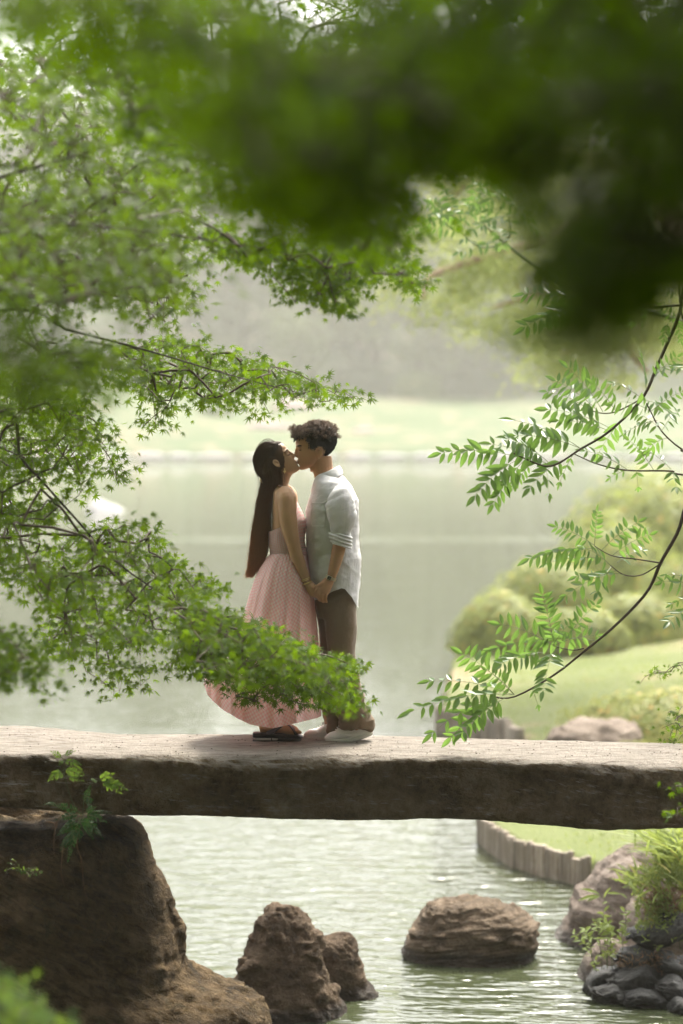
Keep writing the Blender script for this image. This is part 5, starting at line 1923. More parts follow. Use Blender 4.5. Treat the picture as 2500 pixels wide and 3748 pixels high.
# ============ the woman
woman = thing('person', 'woman in a pink gingham dress with long brown hair, head tilted back', 'person', Q_(1010, 2716, 0.02), 'couple kissing on the bridge')
PHI_W, SC_W = R(34), 0.97
U_w = np.array([math.cos(PHI_W), 0, math.sin(PHI_W)])
W_w = np.array([-math.sin(PHI_W), 0, math.cos(PHI_W)])
O_w = Q_(1098.5, 1718.5) - SC_W * (.1146 * U_w - .081 * W_w)
tf_w = frame(O_w, 1, PHI_W)
body = head_parts(tf_w, SC_W, True)
body += ear_parts(tf_w, (.029, .021), .046, -1, .078) + ear_parts(tf_w, (.029, .021), .046, 1, .078)
body.append(limb([(1022, 1690, 0, .052), (1018, 1725, 0, .050), (1019, 1755, 0, .049), (1022, 1785, 0, .054), (1028, 1815, 0, .065)], 18))
body.append(limb([(1060, 1712, 0, .034), (1040, 1735, 0, .040), (1030, 1760, 0, .042)], 10))
body.append(rows_loft([(1782, 1004, 1046, .06), (1795, 1000, 1054, .11), (1812, 998, 1066, .150), (1850, 997, 1080, .160), (1880, 996, 1096, .155), (1910, 995, 1110, .150), (1940, 995, 1106, .145), (1980, 994, 1100, .135), (2020, 998, 1108, .130), (2060, 988, 1116, .150), (2120, 978, 1126, .170), (2200, 985, 1128, .170), (2240, 1000, 1110, .13)], 44, 0.9, 40))
arm_w = [limb([(1040, 1806, -.095, .046), (1049, 1822, -.135, .052), (1052, 1850, -.15, .051), (1053, 1882, -.16, .0485), (1061, 1939, -.17, .0445), (1071, 1978, -.175, .038), (1081, 2016, -.175, .0355), (1090, 2046, -.17, .0355), (1111, 2100, -.165, .0285), (1124, 2130, -.16, .0245), (1132, 2142, -.16, .0245)], 40)]
arm_w.append(limb([(1128, 2136, -.16, .024), (1139, 2152, -.16, .030), (1150, 2168, -.155, .030), (1157, 2176, -.15, .022)], 14, 16))
for i, (x, y) in enumerate([(1147, 2178), (1153, 2175), (1159, 2170), (1163, 2164)]):
    arm_w.append(finger([(x - 4, y - 10, -.165), (x + 5, y + 4, -.178), (x + 14, y + 7, -.165), (x + 18, y + 2, -.145)], .0088, .0072))
arm_w.append(finger([(1136, 2140, -.175), (1146, 2150, -.19), (1153, 2163, -.195), (1156, 2173, -.19)], .0115, .0080))
body += arm_w + [mirror_y(p, D0) for p in arm_w]
for s, dx in ((-.05, 0), (.09, 6)):
    body.append(limb([(1050 + dx, 2190, s * 1.2, .082), (1045 + dx, 2330, s, .068), (1025 + dx, 2440, s, .050), (1000 + dx, 2540, s, .050), (975 + dx, 2640, s, .034), (962 + dx, 2665, s, .034)], 30))
    body.append(limb([(950 + dx, 2666, s, .027), (985 + dx, 2660, s, .034), (1030 + dx, 2664, s, .033), (1068 + dx, 2674, s, .028), (1082 + dx, 2679, s, .020)], 18, 16))
    for k in range(5):
        o_ = (k - 2) * .0165
        body.append(finger([(1072 + dx, 2676, s + o_), (1086 + dx, 2677, s + o_), (1098 + dx - abs(k - 1) * 3, 2683, s + o_)], .0105, .0085 if k else .010))
V, F = remesh(body, 0.0036, 3)


def paint_lips(V, F, O, U, W, sc):
    c = V[F].mean(1) - O
    u, w_, y = c @ U / sc, c @ W / sc, c[:, 1] / sc
    lip = (u > .103) & (((w_ + .035) / .0135) ** 2 + (y / .024) ** 2 < 1) & (u > .1185 - 12 * y ** 2)
    return lip.astype(np.int32)


mi = paint_lips(V, F, O_w, U_w, W_w, SC_W)
wb = mk('body', V, F, M['skin_w'], woman, mi=mi)
bv = bvh_of(V, F)
face_lines(woman, bv, 'eyelash', M['brow'], [[(1052, 1665), (1057, 1664), (1062.5, 1660)], [(1053, 1666.5), (1058, 1666), (1064, 1663)]], 0.0011)
face_lines(woman, bv, 'eyebrow', M['brow'], [[(1043, 1655), (1048, 1649), (1055, 1646.5)], [(1044, 1653), (1049, 1647.5), (1056, 1645)]], 0.0012)

# hair of the woman: half tied back, long, lighter towards the ends
C_h = Q_(984, 1688)
R_h = np.array([54 / 675.5, .083, 73 / 675.5])
rh = np.random.default_rng(201)
FALL = np.array([(1700, 945, 1030, .075), (1740, 952, 1034, .072), (1763, 957, 1036, .066), (1800, 950, 1014, .064), (1845, 941, 996, .068), (1895, 934, 987, .068), (1940, 927, 986, .062), (1997, 921, 977, .052), (2043, 916, 966, .04), (2075, 912, 948, .028), (2096, 906, 934, .018)], float)
cap = ball(C_h, R_h * 0.985, 40, 26)
core = FALL[:-1].copy()
core[-1, 0] = 2066
core[:, 1] += 5 + 7 * np.clip((core[:, 0] - 1830) / 80, 0, 1)
core[:, 2] -= 5 + 5 * np.clip((core[:, 0] - 1830) / 80, 0, 1)
core[:, 3] *= 0.9
core[:, 3] *= 1 - .55 * np.clip((core[:, 0] - 1880) / 180, 0, 1)
core[:, 1:3] += np.clip((core[:, :1] - 1900) / 170, 0, 1) * [[10, -20]]
core[-4:, 3] *= 0.5
hl = resample(HEAD * [1, 1, 0.92, 0.96], 50) * SC_W
a = np.linspace(0, 2 * math.pi, 60, endpoint=False)
lifted = loft(np.array([np.stack([(f + b_) / 2 + (f - b_) / 2 * np.sign(np.cos(a)) * np.abs(np.cos(a)) ** .82, hw * np.sign(np.sin(a)) * np.abs(np.sin(a)) ** .88, np.full(60, w_)], -1) for w_, f, b_, hw in hl if w_ > -.02]))
cl = np.array([0, 0, .03])
lifted = (tf_w(cl + (lifted[0] - cl) * 1.06), lifted[1])
V1, F1 = remesh([cap, lifted, rows_loft(core, 30, 1.0, 40, -0.005), limb([(990, 1700, -.03, .05), (1012, 1745, -.035, .035), (1022, 1775, -.04, .018)], 12)], 0.006, 6)
V1 = V1 + normals(V1, F1) * (0.006 * fbm(V1 * [26, 26, 5], 3, 3))[:, None]
face_poly = [(1029, 1590), (1029, 1625), (1033, 1645), (1039, 1668), (1042, 1690), (1040, 1702), (1046, 1712), (1047, 1730), (1042, 1750), (1044, 1790), (1075, 1810), (1200, 1810), (1200, 1590)]
F1 = F1[~inside(to_px(V1[F1].mean(1)), face_poly)]
hair_bvh = bvh_of(V1, F1)
hair = mk('hair', V1, F1, M['hair_w'], woman)
fr = resample(FALL, 26)


def fall_strands(n, lo, hi, seed, wav=0.006, t0=(0, .25), t1=(.82, 1.03)):
    r = np.random.default_rng(seed)
    k = 24
    th = r.uniform(0, 2 * math.pi, n)
    rho = r.uniform(lo, hi, n)
    a, b = r.uniform(*t0, n), t1[0] + (t1[1] - t1[0]) * r.random(n) ** 1.5
    t = a[:, None] + (b - a)[:, None] * np.linspace(0, 1, k)[None]
    tt = np.clip(t, 0, 1.16) * (len(fr) - 1)
    i = np.clip(tt.astype(int), 0, len(fr) - 2)
    f = (tt - i)[..., None]
    row = fr[i] * (1 - f) + fr[i + 1] * f
    cx, hx = (row[..., 1] + row[..., 2]) / 2, (row[..., 2] - row[..., 1]) / 2
    px = cx - hx * rho[:, None] * np.cos(th)[:, None]
    dy = -0.005 - row[..., 3] * rho[:, None] * np.sin(th)[:, None]
    pts = np.array([[Q_(px[p, q], row[p, q, 0], dy[p, q]) for q in range(k)] for p in range(n)])
    ph = r.uniform(0, 6.28, (n, 1))
    amp = wav * np.linspace(0, 1, k)[None] * r.uniform(.3, 1.4, (n, 1))
    pts[..., 0] += amp * np.sin(np.linspace(0, 9, k)[None] + ph)
    pts[..., 1] += amp * np.cos(np.linspace(0, 8, k)[None] + ph * 1.7)
    return pts


S1_ = fall_strands(1900, .35, 1.05, 1, .015, (0, .3), (.62, 1.12))
S2_ = fall_strands(90, 1.0, 1.35, 2, 0.014)
S3_ = fall_strands(260, .6, 1.3, 9, 0.016, (.45, .7), (.9, 1.15))
taper = np.linspace(1, .45, 24)[None]
VF = [strands(S1_, 0.0011 * taper), strands(S2_, 0.0006 * taper), strands(S3_, 0.0007 * taper)]
n = 620
k = 18
a0 = rh.uniform(-1.25, 1.25, n)                      # start along the hairline, from ear over the crown to ear
st = np.stack([0.62 - 0.25 * np.abs(a0), -np.sin(a0) * 0.95, 0.78 * np.cos(a0)], -1) + rh.normal(size=(n, 3)) * .05
en = np.array([-0.55, 0, -0.72]) + rh.normal(size=(n, 3)) * [.08, .28, .1]
md = np.stack([-0.25 - 0.1 * rh.random(n), -np.sin(a0) * 1.0, 0.75 * np.cos(a0) + .1], -1)
t = np.linspace(0, 1, k)[None, :, None]
pth = (1 - t) ** 2 * st[:, None] + 2 * t * (1 - t) * md[:, None] + t ** 2 * en[:, None]
pth = unit(pth) * rh.uniform(.99, 1.035, (n, 1, 1))
pw = C_h + pth * R_h
for p_ in range(n):                                   # lay each hair on the head
    for q_ in range(k):
        d_ = pw[p_, q_] - C_h
        L_ = np.linalg.norm(d_)
        hit = hair_bvh.ray_cast(Vector(C_h + d_ * 2), Vector(-d_ / L_), L_ * 2)
        if hit[0] is not None:
            pw[p_, q_] = np.array(hit[0]) + d_ / L_ * .0012
out_ = inside(to_px(pw.reshape(-1, 3)), face_poly).reshape(n, k)
pw = pw[out_.sum(1) < 2]
VF.append(strands(pw, 0.0010))
fly = pth[:60] * (1 + 0.16 * np.sin(np.linspace(0, 3.14, k))[None, :, None] * rh.random((60, 1, 1)))
VF.append(strands(C_h + fly * R_h, 0.0005))
# loose locks before and below the ear
lk = np.array([[Q_(*p) for p in resample([(1036 + rh.normal() * 2, 1690, -.06), (1030 + rh.normal() * 3, 1735, -.07), (1033 + rh.normal() * 4, 1765, -.065), (1028 + rh.normal() * 6, 1795, -.06)], 12)] for _ in range(14)])
VF.append(strands(lk, 0.0008))
ln_ = mk('hair_strand', *join(VF), M['hair_w'], hair)
ln_['kind'] = 'stuff'
mk('hair_clip', *join([tube(resample([Q_(952, 1752, -.03), Q_(956, 1762, -.035), Q_(962, 1768, -.03)], 8), .004, 8), ball(Q_(955, 1759, -.04), .006)]), M['gold'], woman)

# earring
ec = Q_(1042, 1717, -.083)
er = [ball(ec, .0035), tube(np.array([ec, ec - [0, 0, .008]]), .001, 6), ball(ec + [-.003, -.001, -.012], (.0045, .002, .0045)), ball(ec + [.003, -.001, -.012], (.0045, .002, .0045))]
er.append(tube(np.array([ec + [0, -.001, -.011], ec + [0, -.001, -.018], ec + [0, -.001, -.026]]), [.0062, .0045, .0005], 8, True, .4))
mk('earring', *join(er), M['gold'], woman)

# bracelets
for i, (x, y, r_) in enumerate([(1117, 2119, .0275), (1119, 2123.5, .0272), (1124, 2134, .0275)]):
    c = Q_(x, y, -.162)
    ax = unit(Q_(1137, 2150, -.16) - Q_(1111, 2100, -.165))
    e1 = unit(np.cross(ax, [0, 1, 0]))
    e2 = np.cross(ax, e1)
    a = np.linspace(0, 2 * math.pi, 40)
    ring = c + r_ * (np.cos(a)[:, None] * e1 + np.sin(a)[:, None] * e2) + ax * 0.004 * np.cos(a * 1 + .6)[:, None]
    V, F = tube(ring, .0021 if i < 2 else .0036, 8)
    mk('bracelet', V, F, M['gold'], woman)

# dress
dress = None
BOD = np.array([(1826, 1012, 1080, .085), (1850, 1002, 1093, .135), (1874, 996, 1104, .158), (1905, 990, 1119, .165), (1924, 987, 1121, .163), (1945, 984, 1117, .156), (1960, 982, 1114, .152), (1985, 983, 1115, .146), (2016, 990, 1122, .142), (2034, 991, 1126, .142)], float)
nc, nr = 120, 44
th = np.linspace(0, 2 * math.pi, nc + 1)[:-1]
fr_ = (1 - np.cos(th)) / 2                      # 0 at the back, 1 at the front
top = np.interp(fr_, [0, .12, .35, .55, .72, .86, 1], [1946, 1942, 1927, 1893, 1852, 1830, 1827])
Vb = np.zeros((nr, nc, 3))
for j in range(nc):
    for i in range(nr):
        py = top[j] + (2034 - top[j]) * i / (nr - 1)
        xl, xr, hw = (np.interp(py, BOD[:, 0], BOD[:, k]) for k in (1, 2, 3))
        x = (xl + xr) / 2 - (xr - xl) / 2 * math.cos(th[j])
        Vb[i, j] = Q_(x, py, -hw * math.sin(th[j]))
Fb = grid_faces(nr, nc)
Vb = Vb.reshape(-1, 3)
pyv = np.repeat(np.linspace(0, 1, nr), nc)
ru = 0.0022 * np.sin(Vb[:, 2] * 2 * math.pi / 0.0125 + 1.5 * fbm(Vb * 30, 2, 4)) * np.clip((2.98 - Vb[:, 2]) / .02 + 0 * pyv, 0, 1)
zz = Vb[:, 2]
below = np.clip((Q_(1050, 1940)[2] - zz) / .015, 0, 1)
Nb = normals(Vb, Fb)
Nb *= np.sign((Nb * (Vb - Vb.mean(0))).sum(1))[:, None]
Vb = Vb + Nb * (0.003 + ru * below + 0.003 * fbm(Vb * [30, 30, 8], 3, 6))[:, None]
jj = np.tile(np.arange(nc), (nr - 1))
ii = np.repeat(np.arange(nr - 1), nc)
uvb = np.zeros((len(Fb), 4, 2))
for k, (di, dj) in enumerate([(0, 0), (0, 1), (1, 1), (1, 0)]):
    uvb[:, k, 0] = (jj + dj) / nc * 0.92
    uvb[:, k, 1] = np.repeat(np.linspace(0, .3, nr), nc)[(np.clip(ii + di, 0, nr - 1)) * nc]
fmid = Vb[Fb].mean(1)
mb = ((fr_[jj] > .58) & (fmid[:, 2] > Q_(1050, 1962)[2])).astype(np.int32)
dress = mk('dress', Vb, Fb, [M['ruched'], M['gingham']], woman, uv=uvb.reshape(-1, 2), mi=mb)
st_ = []
for s in (-1, 1):
    st_.append(tube(resample([Q_(1078, 1832, s * .05), Q_(1062, 1806, s * .075), Q_(1040, 1785, s * .07), Q_(1010, 1772, s * .035)], 16), .005, 6))
mk('strap', *join(st_), M['gingham'], dress)
SK = np.array([(2027, 991, 1126, .142), (2043, 974, 1129, .165), (2077, 952, 1134, .195), (2123, 930, 1142, .222), (2180, 911, 1149, .248), (2245, 892, 1155, .272), (2301, 872, 1161, .292), (2387, 836, 1169, .318), (2430, 803, 1172, .328), (2473, 752, 1174, .338), (2500, 738, 1175, .343), (2560, 737, 1176, .35), (2680, 737, 1178, .36)], float)
nc, nr = 260, 90
th = np.linspace(0, 2 * math.pi, nc + 1)[:-1]
f_ = (1 - np.cos(th)) / 2
hem = np.interp(f_, [0, .02, .06, .163, .27, .4, .595, .76, .96, 1], [2476, 2508, 2548, 2593, 2622, 2652, 2666, 2650, 2628, 2621])
hem = np.where(np.sin(th) < 0, hem - 22 * np.abs(np.sin(th)), hem)
V = np.zeros((nr, nc, 3))
fold = 0.55 * (1 - 2 * np.abs(np.sin(5.5 * th + .6)) ** .7) + 0.3 * np.sin(17 * th + 2.1) + 0.2 * np.sin(29 * th)
for i in range(nr):
    t_ = i / (nr - 1)
    py = 2027 + (hem - 2027) * t_
    xl, xr, hw = (np.interp(py, SK[:, 0], SK[:, k]) for k in (1, 2, 3))
    amp = 1 + (0.03 + 0.125 * t_) * fold * (0.4 + 0.6 * min(1, t_ * 4)) + 0.02 * max(0, 1 - t_ * 3.5) * np.sin(46 * th + 2 * np.sin(5 * th))
    amp = 1 + (amp - 1) * np.clip(np.abs(np.sin(th)) + .35, 0, 1)
    x = (xl + xr) / 2 - (xr - xl) / 2 * np.cos(th)
    y = -hw * np.sin(th) * amp
    for j in range(nc):
        V[i, j] = Q_(x[j], py[j], y[j])
F = grid_faces(nr, nc)
arc = np.concatenate([[0], np.cumsum(np.linalg.norm(np.diff(V[:, nc // 4], axis=0), axis=1))])
per = np.linalg.norm(np.diff(np.concatenate([V, V[:, :1]], 1), axis=1), axis=2).sum(1)
V = V.reshape(-1, 3)
V += normals(V, F) * (0.006 * fbm(V * [16, 16, 3], 3, 8))[:, None]
NG = 10
gore = (np.arange(nc) * NG // nc)
ii = np.repeat(np.arange(nr - 1), nc)
jj = np.tile(np.arange(nc), nr - 1)
uv = np.zeros((len(F), 4, 2))
for k, (di, dj) in enumerate([(0, 0), (0, 1), (1, 1), (1, 0)]):
    i2, j2 = ii + di, jj + dj
    g = gore[jj]
    s_ = (j2 - (g + .5) * nc / NG) / nc * per[i2] * 0.9
    l_ = arc[i2]
    an = np.where(g % 2 == 0, R(33), R(-33))
    uv[:, k, 0] = s_ * np.cos(an) - l_ * np.sin(an)
    uv[:, k, 1] = s_ * np.sin(an) + l_ * np.cos(an)
sk = mk('skirt', V, F, M['gingham'], dress, uv=uv.reshape(-1, 2))


# sandals
def slab_along(sts, mat, name, parent, m=22, ex=0.45):
    """stations (px, py top, py bottom, dy, half width)"""
    q = resample(sts, 40)
    a = np.linspace(0, 2 * math.pi, m, endpoint=False)
    rings = []
    for x, t0, b0, dy, hw in q:
        T_, B_ = Q_(x, t0, dy), Q_(x, b0, dy)
        c, hz = (T_ + B_) / 2, (T_[2] - B_[2]) / 2
        rings.append(np.stack([np.full(m, c[0]), c[1] + hw * np.sign(np.cos(a)) * np.abs(np.cos(a)) ** ex, c[2] + hz * np.sign(np.sin(a)) * np.abs(np.sin(a)) ** ex], -1))
    V, F = loft(np.array(rings))
    return mk(name, V, F, mat, parent)


for s, dx in ((-.05, 0), (.09, 6)):
    sd_ = slab_along([(925 + dx, 2683, 2697, s, .020), (932 + dx, 2679, 2699, s, .034), (975 + dx, 2679, 2699, s, .037), (1020 + dx, 2680, 2701, s, .038), (1065 + dx, 2686, 2702, s, .046), (1092 + dx, 2689, 2703, s, .040), (1102 + dx, 2692, 2702, s, .018)], M['black'], 'sandal', woman)
    slab_along([(925 + dx, 2702, 2708, s, .018), (932 + dx, 2706, 2713, s, .034), (980 + dx, 2707, 2716.3, s, .037), (1014 + dx, 2706, 2716.8, s, .038), (1024 + dx, 2697, 2716.8, s, .040), (1065 + dx, 2697, 2716.5, s, .046), (1092 + dx, 2698, 2714, s, .040), (1103 + dx, 2697, 2708, s, .018)], M['black'], 'outsole', sd_)
    slab_along([(938 + dx, 2698, 2708, s, .026), (965 + dx, 2698, 2708, s, .029), (1018 + dx, 2698, 2708, s, .029)], M['clear'], 'heel_window', sd_)
    slab_along([(993 + dx, 2698, 2708, s, .033), (996 + dx, 2698, 2708, s, .033)], M['black'], 'heel_post', sd_)
    for pa, wd in (([(978, 2684, -.044), (1005, 2672, -.045), (1030, 2655, -.020), (1048, 2651, .01), (1070, 2668, .045), (1078, 2686, .046)], .0125), ([(1086, 2689, -.046), (1076, 2672, -.040), (1062, 2656, -.015), (1040, 2650, .012), (1015, 2662, .040), (990, 2684, .044)], .0125)):
        q = resample([Q_(x + dx, y, s + o_) for x, y, o_ in pa], 24)
        cen = Q_(1035 + dx, 2690, s)
        out = unit(q - cen)
        T = unit(np.gradient(q, axis=0))
        B = unit(np.cross(T, out))
        rg = np.stack([q + B * wd + out * .003, q - B * wd + out * .003, q - B * wd - out * .004, q + B * wd - out * .004], 1)
        mk('strap', *loft(rg), M['black'], sd_, smooth=False)

# ============ the man
man = thing('person', 'young man in a white linen shirt and brown trousers with curly hair', 'person', Q_(1240, 2718, 0.02), 'couple kissing on the bridge')
PHI_M = R(-8)
U_m = np.array([-math.cos(PHI_M), 0, math.sin(PHI_M)])
W_m = np.array([math.sin(PHI_M), 0, math.cos(PHI_M)])
O_m = Q_(1169.5, 1656)
tf_m = frame(O_m, -1, PHI_M)
body = head_parts(tf_m, 1.0)
body += ear_parts(tf_m, (.004, .0), .060, -1) + ear_parts(tf_m, (.004, .0), .060, 1)
body.append(limb([(1178, 1670, 0, .055), (1180, 1700, 0, .056), (1183, 1722, 0, .056), (1194, 1755, 0, .062), (1208, 1795, 0, .075)], 20))
body.append(limb([(1135, 1706, 0, .030), (1160, 1708, 0, .040), (1175, 1722, 0, .046)], 10))
body.append(rows_loft([(1762, 1186, 1262, .10), (1780, 1176, 1266, .125), (1800, 1162, 1276, .150), (1870, 1140, 1294, .175), (1950, 1142, 1292, .16), (2050, 1148, 1294, .155), (2110, 1160, 1290, .14), (2180, 1180, 1280, .12)], 40, 0.9, 30))
arm = [limb([(1230, 1800, -.13, .042), (1244, 1822, -.165, .042), (1250, 1870, -.20, .040), (1252, 1930, -.21, .036), (1249, 1965, -.21, .0365), (1241, 2003, -.21, .0365), (1229, 2055, -.205, .0325), (1215, 2105, -.20, .0255), (1209, 2120, -.20, .0255)], 36)]
arm.append(limb([(1210, 2118, -.20, .0245), (1200, 2132, -.20, .031), (1187, 2152, -.198, .038), (1177, 2166, -.19, .036), (1170, 2174, -.185, .024)], 18, 18))
for a_, b_, c_, d_, r_ in [
    ((1184, 2142), (1160, 2158), (1156, 2178), (1162, 2188), .0098),
    ((1188, 2150), (1168, 2170), (1166, 2190), (1172, 2198), .0102),
    ((1193, 2156), (1180, 2179), (1179, 2197), (1184, 2203), .0098),
    ((1197, 2160), (1193, 2184), (1193, 2199), (1196, 2203), .0086)]:
    arm.append(finger([(*a_, -.205), (*b_, -.222), (*c_, -.205), (*d_, -.165)], r_, r_ * .82))
arm.append(finger([(1194, 2128, -.21), (1176, 2138, -.225), (1160, 2146, -.215), (1150, 2155, -.20)], .0125, .0088))
body += arm + [mirror_y(p, D0) for p in arm]
for s, pts in ((-.06, [(1238, 2190, .085), (1246, 2380, .066), (1262, 2480, .052), (1290, 2600, .045), (1312, 2668, .036)]), (.09, [(1222, 2190, .085), (1212, 2380, .066), (1210, 2480, .052), (1212, 2600, .045), (1216, 2680, .036)])):
    body.append(limb([(x, y, s, r_) for x, y, r_ in pts], 28))
V, F = remesh(body, 0.0036, 3)
mi = paint_lips(V, F, O_m, U_m, W_m, 1.0)
mk('body', V, F, M['skin_m'], man, mi=mi)
bm_ = bvh_of(V, F)
face_lines(man, bm_, 'eyelash', M['brow'], [[(1093, 1645), (1098, 1647), (1105, 1646)], [(1092, 1646), (1097, 1648.5), (1103, 1648)]], 0.0012)
face_lines(man, bm_, 'eyebrow', M['brow'], [[(1087, 1634.5), (1094, 1631), (1103, 1632)], [(1087.5, 1632), (1095, 1629), (1106, 1631)], [(1089, 1635.5), (1096, 1633), (1104, 1634)]], 0.0013)

# his hair: cropped sides, curls on top
hp_poly = [(1076, 1606), (1100, 1606), (1117, 1603), (1131, 1620), (1135, 1644), (1150, 1640), (1164, 1634), (1178, 1632), (1190, 1642), (1195, 1676), (1224, 1676), (1236, 1640), (1250, 1590), (1235, 1540), (1160, 1520), (1080, 1540)]
h = resample(HEAD, 70)
a = np.linspace(0, 2 * math.pi, 110, endpoint=False)
rings = []
for w_, f, b_, hw in h:
    c, ax = (f + b_) / 2, (f - b_) / 2
    u = c + ax * np.sign(np.cos(a)) * np.abs(np.cos(a)) ** .82
    rings.append(np.stack([u, hw * np.sign(np.sin(a)) * np.abs(np.sin(a)) ** .88, np.full(110, w_)], -1))
Vc, Fc = loft(np.array(rings))
ctr = np.array([0.01, 0, .03])
lift = 1.05 + 0.075 * np.clip((Vc[:, 2] - .035) / .08, 0, 1) + 0.02 * np.clip((-.03 - Vc[:, 0]) / .05, 0, 1)
Vc = tf_m(ctr + (Vc - ctr) * lift[:, None])


keepF = []
for f in Fc:
    cen = to_px(Vc[f].mean(1))
    keepF.append(f[inside(cen + np.random.default_rng(5).normal(size=cen.shape) * 3.0, hp_poly)])
used = np.unique(np.concatenate([f.ravel() for f in keepF]))
Nc = normals(Vc, Fc)
Vc2 = Vc + Nc * (0.003 * fbm(Vc * 60, 3, 2))[:, None]
remap = -np.ones(len(Vc), int)
remap[used] = np.arange(len(used))
hm = mk('hair', Vc2[used], [remap[f] for f in keepF], M['hair_m'], man)
rm_ = np.random.default_rng(211)
su, sn = Vc[used], Nc[used]
sn = sn * np.sign((sn * (su - su.mean(0))).sum(1))[:, None]
spx = to_px(su)
top_i = np.where((spx[:, 1] < 1602))[0]
nl, per_l, k = 420, 6, 20
i = rm_.choice(top_i, nl)
b0, nn = su[i] - sn[i] * .004, unit(sn[i] + rm_.normal(size=(nl, 3)) * .4 + [-.3, 0, .12])
b0 = np.concatenate([b0, np.array([Q_(x, y, d) for x, y, d in zip(rm_.uniform(1070, 1102, 60), rm_.uniform(1556, 1592, 60), rm_.uniform(-.055, .055, 60))])])
nn = np.concatenate([nn, unit(rm_.normal(size=(60, 3)) * .5 + [-.5, 0, -.6])])
nl += 60
L = rm_.uniform(.014, .032, nl)
rad = rm_.uniform(.0055, .0105, nl)
turn = rm_.uniform(4.5, 8.5, nl) * rm_.choice([-1, 1], nl)
ph = rm_.uniform(0, 6.28, nl)
e1 = unit(np.cross(nn, rm_.normal(size=(nl, 3))))
e2 = np.cross(nn, e1)
t = np.linspace(0, 1, k)
VF = []
for q_ in range(per_l):
    jt = rm_.normal(size=(nl, 3)) * .0036
    rr_ = rad * rm_.uniform(.85, 1.15, nl)
    ang = turn[:, None] * t[None] * 1.0 + ph[:, None] + rm_.normal(size=(nl, 1)) * .12
    pth = (b0 + jt)[:, None] + nn[:, None] * (L[:, None] * np.sin(t * 1.7)[None])[..., None] + (rr_[:, None] * t[None] ** .6)[..., None] * (np.cos(ang)[..., None] * e1[:, None] + np.sin(ang)[..., None] * e2[:, None])
    VF.append(strands(pth, 0.0010 * np.linspace(1, .5, k)[None]))
# short straight sides
sd_i = np.where(spx[:, 1] >= 1590)[0]
n3 = 4600
i = rm_.choice(sd_i, n3)
dd = unit(sn[i] * .7 + np.array([.35, 0, -.75]) + rm_.normal(size=(n3, 3)) * .25)
LL = rm_.uniform(.006, .012, n3)[:, None, None]
pth = su[i][:, None] - sn[i][:, None] * .003 + dd[:, None] * LL * np.linspace(0, 1, 4)[None, :, None]
o = mk('cropped_hair', *strands(pth, 0.0007), M['hair_m'], hm)
o['kind'] = 'stuff'
o = mk('hair_strand', *join(VF), M['hair_curl'], hm)
o['kind'] = 'stuff'

# shirt
SH = np.array([(1733, 1162, 1248, .072), (1748, 1153, 1263, .115), (1765, 1148, 1276, .160), (1790, 1143, 1290, .185), (1809, 1139, 1299, .192), (1832, 1130, 1306, .195), (1866, 1122, 1309, .195), (1940, 1121, 1308, .187), (1978, 1122, 1307, .183), (2016, 1123, 1312, .183), (2046, 1126, 1319, .185), (2077, 1130, 1320, .187), (2123, 1138, 1316, .188), (2160, 1146, 1315, .19), (2190, 1150, 1315, .19), (2230, 1153, 1310, .19)], float)


def shirt_fold(V):
    return (0.008 * fbm(V * [9, 9, 3.2] + [0, 0, 0], 4, 41) + 0.006 * ridged((V @ np.array(roty(.5)).T) * [4, 6, 13], 2, 42)
            + 0.004 * ridged((V @ np.array(roty(-.7)).T) * [5, 6, 15] + 4, 2, 44))


def shirt_pt(px, py, side=-1, lift=0.0):
    xl, xr, hw = (np.interp(py, SH[:, 0], SH[:, k]) for k in (1, 2, 3))
    c, ax = (xl + xr) / 2, (xr - xl) / 2
    u = np.clip((px - c) / ax, -1, 1)
    return Q_(px, py, side * (hw * (1 - abs(u) ** 2.2) ** (1 / 2.2) + lift))


nc, nr = 200, 120
th = np.linspace(0, 2 * math.pi, nc + 1)[:-1]
f_ = (1 + np.cos(th)) / 2                     # 1 at the back (right), 0 at the front
hem = np.interp(f_, [0, .15, .42, .60, .68, .82, .93, 1], [2197, 2192, 2166, 2153, 2156, 2186, 2212, 2224])
V = np.zeros((nr, nc, 3))
for i in range(nr):
    t_ = (i / (nr - 1)) ** 0.9
    py = 1733 + (hem - 1733) * t_
    xl, xr, hw = (np.interp(py, SH[:, 0], SH[:, k]) for k in (1, 2, 3))
    cx = np.sign(np.cos(th)) * np.abs(np.cos(th)) ** (2 / 2.2)
    sy = np.sign(np.sin(th)) * np.abs(np.sin(th)) ** (2 / 2.2)
    x, y = (xl + xr) / 2 + (xr - xl) / 2 * cx, -hw * sy
    for j in range(nc):
        V[i, j] = Q_(x[j], py[j], y[j])
V = V.reshape(-1, 3)
F = grid_faces(nr, nc)
Nn = normals(V, F)
Nn *= np.sign((Nn[:, 0] * (V[:, 0] - V[:, 0].mean()) + Nn[:, 1] * (V[:, 1] - D0)).sum())
tv = np.repeat(np.linspace(0, 1, nr), nc)
V2 = V + Nn * (shirt_fold(V) * np.clip(tv * 8, 0, 1))[:, None]
shirt = mk('shirt', V2, F, M['linen'], man)
# left sleeve, and the right one behind the body
SLV = np.array([(1226, 1772, 1262, 1766, .05, -.135), (1210, 1795, 1277, 1778, .07, -.165), (1197, 1822, 1291, 1806, .072, -.19), (1190, 1845, 1300, 1838, .070, -.20), (1194, 1866, 1305, 1872, .068, -.205), (1200, 1890, 1305, 1896, .066, -.21), (1204, 1918, 1296, 1924, .062, -.21), (1207, 1945, 1287, 1948, .058, -.21), (1209, 1965, 1284, 1972, .055, -.21)], float)


